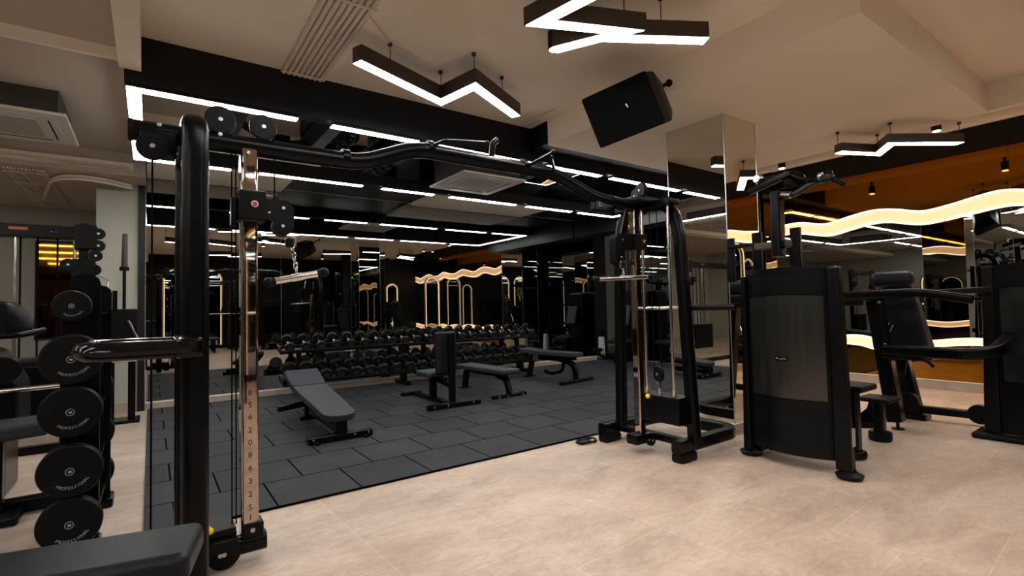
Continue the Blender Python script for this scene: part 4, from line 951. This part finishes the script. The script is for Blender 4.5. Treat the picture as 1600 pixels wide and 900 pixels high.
# the mast with its lever arms
pm(MB().rtube([(4.14, 2.055, 1.56), (4.16, 2.06, 2.09)], .075, .105, ref=(1, 0, 0)), 'mast', 'steel')
pm(MB().rtube([(4.10, 2.26, 2.125), (4.14, 1.96, 2.215)], .05, .055, ref=(0, 0, 1)), 'lever_arm', 'steel')
pm(MB().cyl((4.06, 2.175, 2.215), (4.12, 2.165, 2.215), .034, 22, .006), 'pivot_cap', 'bolt')
pm(MB().rtube([(4.14, 2.16, 2.21), (4.15, 1.94, 2.215), (4.2, 1.90, 2.20)], .05, .045, fil=.03, ref=(0, 0, 1)), 'pivot_beam', 'steel')
pm(MB().hull([(4.12, 2.0, 2.21), (4.24, 1.88, 2.225), (4.24, 1.85, 2.12), (4.14, 1.98, 2.10), (4.3, 1.90, 2.16), (4.2, 2.02, 2.12)], .012), 'pivot_housing', 'steel')
pm(MB().rtube([(4.16, 2.17, 2.075), (4.16, 2.02, 2.04), (4.18, 1.93, 2.05), (4.22, 1.80, 2.125), (4.22, 1.72, 2.13)], .04, .045, fil=.05, ref=(1, 0, 0)), 'lever_arm', 'steel')
pm(MB().cyl((4.16, 2.03, 2.06), (4.16, 1.95, 2.045), .028, 16, .004), 'sleeve', 'chrome')
pm(MB().tube([(4.15, 1.93, 2.20), (4.15, 1.86, 2.155), (4.20, 1.78, 2.135), (4.2, 1.70, 2.15)], .016, fil=.03), 'link_rod', 'steel2')
pm(MB().cyl((4.2, 1.755, 2.155), (4.2, 1.725, 2.155), .030, 18, .004), 'steel_collar', 'bolt')
pm(MB().b2((4.17, 1.66, 2.10), (4.25, 1.74, 2.16), .01).sphere((4.21, 1.68, 2.17), .022), 'handle_joint', 'steel')
pm(MB().tube([(4.21, 1.70, 2.12), (4.21, 1.64, 2.11), (4.21, 1.585, 2.06)], .019, fil=.04, seg=14), 'hand_grip', 'rubber')
# foot platform
t = thing('foot_platform', 'small black foot platform on a stem behind the big weight shroud', 'foot rest', (5.05, 1.72, 0))
MB().cushion((0, 0, .352), (.26, .24, .035), r_=.012).build('platform', 'rubber', t)
MB().rtube([(0, 0, .02), (0, 0, .345)], .09, .075, ref=(0, 1, 0)).build('stem', 'steel', t)
MB().cyl((0, 0, 0), (0, 0, .08), .085, 24, .015).build('rubber_foot', 'rubber', t)
g = [(0, .33), (0, .12)]+[(.28-.28*math.cos(R(a))*1.0+0, .12+.0+.20*(1-math.sin(R(a)))) for a in ()]
MB().prism([(.02, .34), (.02, .15), (.30, .12), (.24, .155), (.15, .20), (.09, .26), (.07, .34)], (0, 0, 0), (0, 1, 0), (0, 0, 1), (1, 0, 0), .02).build('gusset', 'steel', t)
MB().rtube([(0, .02, .13), (-.3, .30, .13)], .05, .06, ref=(0, 0, 1)).build('link_beam', 'steel', t)

# ------------------------------------------------------------------ seated machine at the right edge
RM = thing('seated_press_machine', 'black seated machine with long lever arms and a weight tower at the right edge', 'exercise machine', (5.8, 1.4, 0))
def rm(m, name, mat, label=None): return m.build(name, mat, RM, label, world=True)
shroud(RM, 5.80, .52, 1.10, .06, 1.45, .05, logo=False)
rm(MB().hull([(5.78, 1.10, .04), (6.02, 1.10, .04), (6.02, 1.21, .04), (5.78, 1.21, .04), (5.80, 1.10, 1.46), (6.02, 1.10, 1.46), (6.02, 1.17, 1.46), (5.80, 1.17, 1.46)], .016), 'side_post', 'steel2')
rm(MB().b2((5.78, .42, .04), (6.0, .52, 1.46), .016), 'side_post', 'steel2')
rm(MB().b2((5.70, .38, 0), (6.10, 1.28, .05), .02), 'base_plate', 'rubber')
rm(MB().b2((5.9, .60, .1), (6.1, 1.05, .8), .01), 'weight_stack', 'steel2')
# front leg
rm(MB().rtube([(5.60, 1.775, .07), (5.60, 1.90, 1.19)], .12, .135, ref=(1, 0, 0), rad=.02), 'front_leg', 'steel')
rm(MB().cyl((5.60, 1.765, 0), (5.60, 1.765, .012), .05, 20).cyl((5.60, 1.765, .01), (5.60, 1.765, .08), .014, 10), 'levelling_foot', 'rubber')
rm(MB().rtube([(6.22, 1.81, .02), (6.22, 1.93, .70)], .15, .12, ref=(1, 0, 0), rad=.02).b2((6.13, 1.70, 0), (6.31, 1.93, .05), .012), 'rear_leg', 'steel')
rm(MB().cyl((6.08, 1.84, .18), (6.14, 1.84, .18), .10, 32, .01), 'pulley', 'plastic')
rm(MB().cyl((6.15, 1.92, .50), (6.16, 1.84, .49), .09, 24, .01), 'cam', 'plastic')
rm(MB().rtube([(6.22, 1.78, .10), (6.3, 1.12, .10)], .08, .075, ref=(0, 0, 1)), 'base_beam', 'steel')
rm(MB().cyl((5.95, 1.27, .16), (6.02, 1.27, .16), .085, 28, .01), 'pulley', 'plastic')
# seat and back
rm(MB().hull([(5.85, 1.95, .92), (5.85, 1.62, .92), (5.85, 1.93, 1.40), (5.85, 1.70, 1.40), (6.05, 1.95, .92), (6.05, 1.62, .92), (6.05, 1.9, 1.40), (6.05, 1.72, 1.40), (5.85, 1.55, .62), (6.05, 1.55, .62), (5.85, 1.90, .62), (6.05, 1.9, .62)], .03), 'back_pad', 'vinylb')
rm(MB().cushion((5.86, 1.83, 1.385), (.16, .34, .16), rot=(0, 0, 0), r_=.06), 'head_cushion', 'vinylb')
rm(MB().hull([(5.9, 2.06, 1.30), (5.9, 1.98, 1.30), (5.9, 2.04, 1.36), (5.9, 2.02, 1.36), (5.95, 2.06, 1.30), (5.95, 1.98, 1.30), (5.95, 2.03, 1.36)], .006), 'pad_hook', 'steel2')
rm(MB().cushion((6.0, 1.75, .66), (.42, .42, .08), r_=.03), 'seat', 'vinylb')
rm(MB().rtube([(5.75, 1.92, .72), (5.78, 1.83, .96)], .04, .03, ref=(1, 0, 0)).cyl((5.74, 1.92, .80), (5.74, 1.90, .79), .04, 16), 'adjust_lever', 'chrome')
# long levers
rm(MB().rtube([(5.25, 2.40, 1.235), (5.25, 1.45, 1.25), (5.25, 1.12, 1.18)], .075, .07, fil=.10, ref=(0, 0, 1), rad=.02), 'upper_lever', 'steel')
rm(MB().rtube([(5.32, 2.40, 1.165), (5.32, 1.9, 1.17)], .04, .05, ref=(0, 0, 1)), 'lower_link', 'steel2')
rm(MB().rtube([(5.62, 2.2, 1.20), (5.64, 1.45, 1.245), (5.70, 1.10, 1.26)], .04, .05, fil=.1, ref=(0, 0, 1)), 'upper_link', 'steel2')
rm(MB().rtube([(5.52, 1.82, .735), (5.45, 1.20, .73), (5.55, 1.04, .76), (5.76, 1.02, .86)], .10, .10, fil=.14, ref=(0, 0, 1), rad=.028, n=8), 'curved_arm', 'steel')
rm(MB().tube([(5.52, 1.83, .66), (5.5, 1.5, .66), (5.5, 1.45, .60)], .014, fil=.04), 'thin_handle', 'steel2')
m = MB()
for p in ((5.53, 1.84, 1.17), (5.5, 1.80, .78)): bolt(m, p, (-1, 0, 0), .014)
m.build('lever_bolts', 'bolt', RM, world=True)

# ------------------------------------------------------------------ far machines in the alcove
def white_bench(label, loc, rz):
    t = thing('leg_trainer', label, 'exercise machine', loc, rz)
    MB().hull([(-.07, -.05, .03), (.07, -.05, .03), (.07, .06, .03), (-.07, .06, .03), (-.055, -.04, .50), (.055, -.04, .50), (.055, .05, .50), (-.055, .05, .50)], .02).build('white_shell', 'white', t)
    MB().cyl((0, -.075, .10), (0, -.05, .10), .025, 16, .004).build('axle_cap', 'ink', t)
    MB().hull([(-.06, -.05, .50), (.08, -.05, .50), (.10, .05, .56), (.06, -.04, .64), (-.05, -.04, .64), (-.06, .05, .50)], .012).build('black_head', 'plastic', t)
    MB().cyl((-.10, -.08, .22), (-.34, -.08, .22), .045, 20, .012).cyl((-.02, -.08, .22), (-.34, -.08, .22), .015, 10).build('foam_roller', 'vinylb', t)
    MB().rtube([(-.35, -.15, .26), (-.22, -.2, .07), (.15, -.25, .05), (.9, -.3, .05)], .05, .06, fil=.15, ref=(0, 1, 0)).build('base_rail', 'steel', t)
    MB().b2((-.15, -.35, .0), (.1, -.1, .03), .01).b2((.65, -.42, 0), (.9, -.2, .03), .01).build('foot', 'rubber', t)
    MB().cushion((.55, -.25, .42), (.7, .3, .07), r_=.025).build('pad', 'vinylb', t)
    MB().rtube([(.5, -.26, .06), (.5, -.26, .39)], .07, .07, ref=(0, 1, 0)).build('pad_post', 'steel', t)
    return t
white_bench('black bench trainer with a white upright shell in the dark alcove', (8.2, 8.05, 0), 0)
white_bench('second trainer with a white shell, beside the alcove side wall', (8.30, 5.85, 0), R(90))
t = thing('rowing_tower', 'dark narrow weight tower standing in the alcove beside the white shell trainer', 'exercise machine', (8.3, 7.2, 0))
MB().b2((-.2, -.25, .02), (.2, .25, 1.5), .05).build('tower_shell', 'steel2', t); MB().cushion((-.45, 0, .45), (.4, .35, .08)).build('seat', 'vinylb', t)
MB().rtube([(-.45, 0, .02), (-.45, 0, .42)], .08, .08, ref=(0, 1, 0)).rtube([(-.6, 0, .05), (-.1, 0, .05)], .08, .08, ref=(0, 0, 1)).build('seat_frame', 'steel', t)
MB().cushion((-.30, 0, .98), (.07, .30, .42), rot=(0, .25, 0)).build('back_pad', 'vinyl', t)

# ------------------------------------------------------------------ what the mirrors show behind the camera
def power_rack(name, label, loc, rz):
    t = thing(name, label, 'exercise machine', loc, rz)
    for x in (-.6, .6):
        for y in (-.6, .6): MB().rtube([(x, y, .02), (x, y, 2.25)], .075, .075, ref=(0, 1, 0)).build('upright', 'steel', t)
        MB().rtube([(x, -.6, 2.22), (x, .6, 2.22)], .07, .07, ref=(0, 0, 1)).rtube([(x, -.6, .05), (x, .6, .05)], .07, .07, ref=(0, 0, 1)).build('side_rail', 'steel', t)
    for y in (-.6, .6): MB().rtube([(-.6, y, 2.18), (.6, y, 2.18)], .06, .06, ref=(0, 0, 1)).build('cross_beam', 'steel', t)
    MB().cyl((-1.05, .62, 1.2), (1.05, .62, 1.2), .014, 12).build('bar', 'chrome', t)
    for s_ in (-1, 1):
        for k, r_ in enumerate((.22, .22, .17)): MB().cyl((s_*(.74+.05*k), .62, 1.2), (s_*(.78+.05*k), .62, 1.2), r_, 32, .008).build('weight_plate', 'rubber', t)
    MB().cushion((0, .2, .43), (.3, 1.1, .07)).build('bench_pad', 'vinylb', t)
    MB().rtube([(0, .6, .02), (0, .6, .4)], .07, .07, ref=(0, 1, 0)).rtube([(0, -.2, .02), (0, -.2, .4)], .07, .07, ref=(0, 1, 0)).build('bench_leg', 'steel', t)
    return t
def treadmill(label, loc, rz, group=None):
    t = thing('treadmill', label, 'treadmill', loc, rz, group)
    MB().b2((-.4, -.9, .03), (.4, .8, .17), .03).build('deck', 'plastic', t)
    MB().b2((-.27, -.85, .165), (.27, .6, .178), .004).build('belt', 'rubber', t)
    for x in (-.38, .38): MB().rtube([(x, .75, .1), (x, .62, 1.15), (x, .35, 1.12)], .07, .05, fil=.1, ref=(1, 0, 0)).build('side_arm', 'steel2', t)
    MB().box((0, .66, 1.30), (.75, .06, .34), rot=(-.3, 0, 0), bev=.03).build('console', 'plastic', t)
    MB().box((0, .625, 1.32), (.35, .005, .2), rot=(-.3, 0, 0), bev=0).build('screen', 'gloss', t)
    return t
def tower(label, loc, rz, group=None):
    t = thing('weight_tower_machine', label, 'exercise machine', loc, rz, group)
    MB().b2((-.35, -.12, .05), (.35, .12, 1.6), .05).build('tower_shell', 'steel2', t)
    MB().b2((-.27, -.135, .55), (.27, -.115, 1.4), .01).build('window', 'gloss', t)
    MB().cushion((0, .75, .48), (.4, .42, .09)).build('seat', 'vinylb', t)
    MB().cushion((0, 1.0, .95), (.34, .08, .65), rot=(-.2, 0, 0)).build('back_pad', 'vinylb', t)
    MB().rtube([(0, .1, .06), (0, 1.1, .06)], .09, .08, ref=(0, 0, 1)).rtube([(0, .75, .05), (0, .75, .45)], .09, .09, ref=(0, 1, 0)).build('frame', 'steel', t)
    for s_ in (-1, 1): MB().tube([(s_*.2, .1, 1.5), (s_*.42, .5, 1.45), (s_*.42, .8, 1.2)], .025, fil=.1).build('lever', 'steel2', t)
    for s_ in (-.3, .3): MB().cyl((s_, 0, .0), (s_, 0, .06), .06, 18, .01).build('rubber_foot', 'rubber', t)
    return t
PRK = power_rack('power_rack', 'power rack with loaded bar behind the camera, seen in the back mirror', (1.6, -2.6, 0), 0)
dup(PRK, (-3.4, -2.7, 0), 0, 'power rack with loaded bar in the left hall near the dark front wall')
dup(PRK, (-4.2, 3.9, 0), R(90), 'power rack with loaded bar in the left hall facing the pale wall')
T1 = tower('weight tower machine behind the camera, nearest to it', (3.3, -2.2, 0), R(180), 'weight tower machines')
for i, (x, y, a) in enumerate(((4.6, -2.5, 170), (5.7, -3.4, 180), (5.9, -.9, 60), (2.5, -3.6, 175), (-2.6, .3, 90), (-2.8, 1.7, 95), (-3.6, -.9, -90), (-5.5, 6.6, -90), (-3.0, 6.6, 180))):
    dup(T1, (x, y, 0), R(a), ['weight tower machine second from the camera along the front wall', 'weight tower machine third from the camera along the front wall', 'weight tower machine beside the right amber mirror wall', 'weight tower machine in front of the dark front wall', 'weight tower machine in the left hall, closest to the camera', 'weight tower machine in the left hall just past the closest one', 'weight tower machine against the far left wall', 'weight tower machine in the far corner of the left hall', 'weight tower machine facing the pale left back wall'][i])
TR = treadmill('treadmill at the left end of the row by the far left wall', (-6.1, -2.2, 0), R(90), 'treadmills by the far left wall')
for i in range(3): dup(TR, (-6.1, -1.1+1.05*(i+1)+.9, 0), R(90), 'treadmill in the row by the far left wall, %s from the front wall' % nth(i+1))
def arch_light(label, loc, rz, h, w_, lit='archled'):
    t = thing('arch_mirror', label, 'lit mirror', loc, rz)
    r_ = w_/2
    pts = [(-r_, 0, .12)]+[(r_*math.cos(R(a)), 0, h-r_+r_*math.sin(R(a))) for a in range(180, -1, -12)]+[(r_, 0, .12)]
    MB().rtube(pts, .05, .05, ref=(0, 1, 0)).build('arch_frame', 'gold', t)
    pts2 = [(p[0]*.90, -.03, p[2] if p[2] < h-r_ else h-r_+(p[2]-h+r_)*.90) for p in pts]
    MB().tube(pts2, .010, seg=8, ref=(0, 1, 0)).build('arch_tube', lit, t)
    poly = [(p[0]*.97, p[2]) for p in pts]
    MB().prism(poly, (0, .0, 0), (1, 0, 0), (0, 0, 1), (0, 1, 0), .02).build('arch_pane', 'mdark', t)
    MB().b2((-r_-.05, -.08, 0), (r_+.05, .10, .12), .01).build('arch_base', 'blackp', t)
    return t
arch_light('tall narrow lit arch mirror standing near the right wall behind the camera line', (8.0, .02, 0), R(180), 2.32, .55)
A2 = arch_light('lit arch mirror beside the tall narrow one, a little farther behind', (6.9, -.9, 0), R(180), 2.12, .42)
for i, y in enumerate((7.3, 6.1, 4.9)):
    arch_light('lit arch mirror at the far left wall, %s from the pale back wall' % nth(i), (-6.9, y, 0), R(90), 2.2, .85)
for i, x in enumerate((-.5, .7, 1.7)):
    arch_light('tall lit arch mirror on the dark front wall, %s of the three' % ['left', 'middle', 'right'][i], (x, -4.5, 0), R(180), 2.75, .72)
sgn = thing('orange_neon_sign', 'small glowing orange sign high on the far left wall', 'sign', (-6.97, 2.0, 2.35))
MB().tube([(0, -.5+.1*k, .06*math.sin(k*1.9)+.04*math.cos(k*3)) for k in range(11)], .018, seg=8, ref=(1, 0, 0)).build('neon_tube', 'orange', sgn)
MB().b2((-.02, -.6, -.12), (-.012, .6, .14), .004).build('backing', 'blackp', sgn)
t = thing('counter', 'long low black counter in front of the far left wall', 'counter', (-6.5, 4.6, 0))
MB().b2((-.25, -.8, 0), (.25, .8, 1.0), .02).build('counter_body', 'blackp', t); MB().b2((-.28, -.83, 1.0), (.28, .83, 1.04), .006).build('counter_top', 'steel2', t)
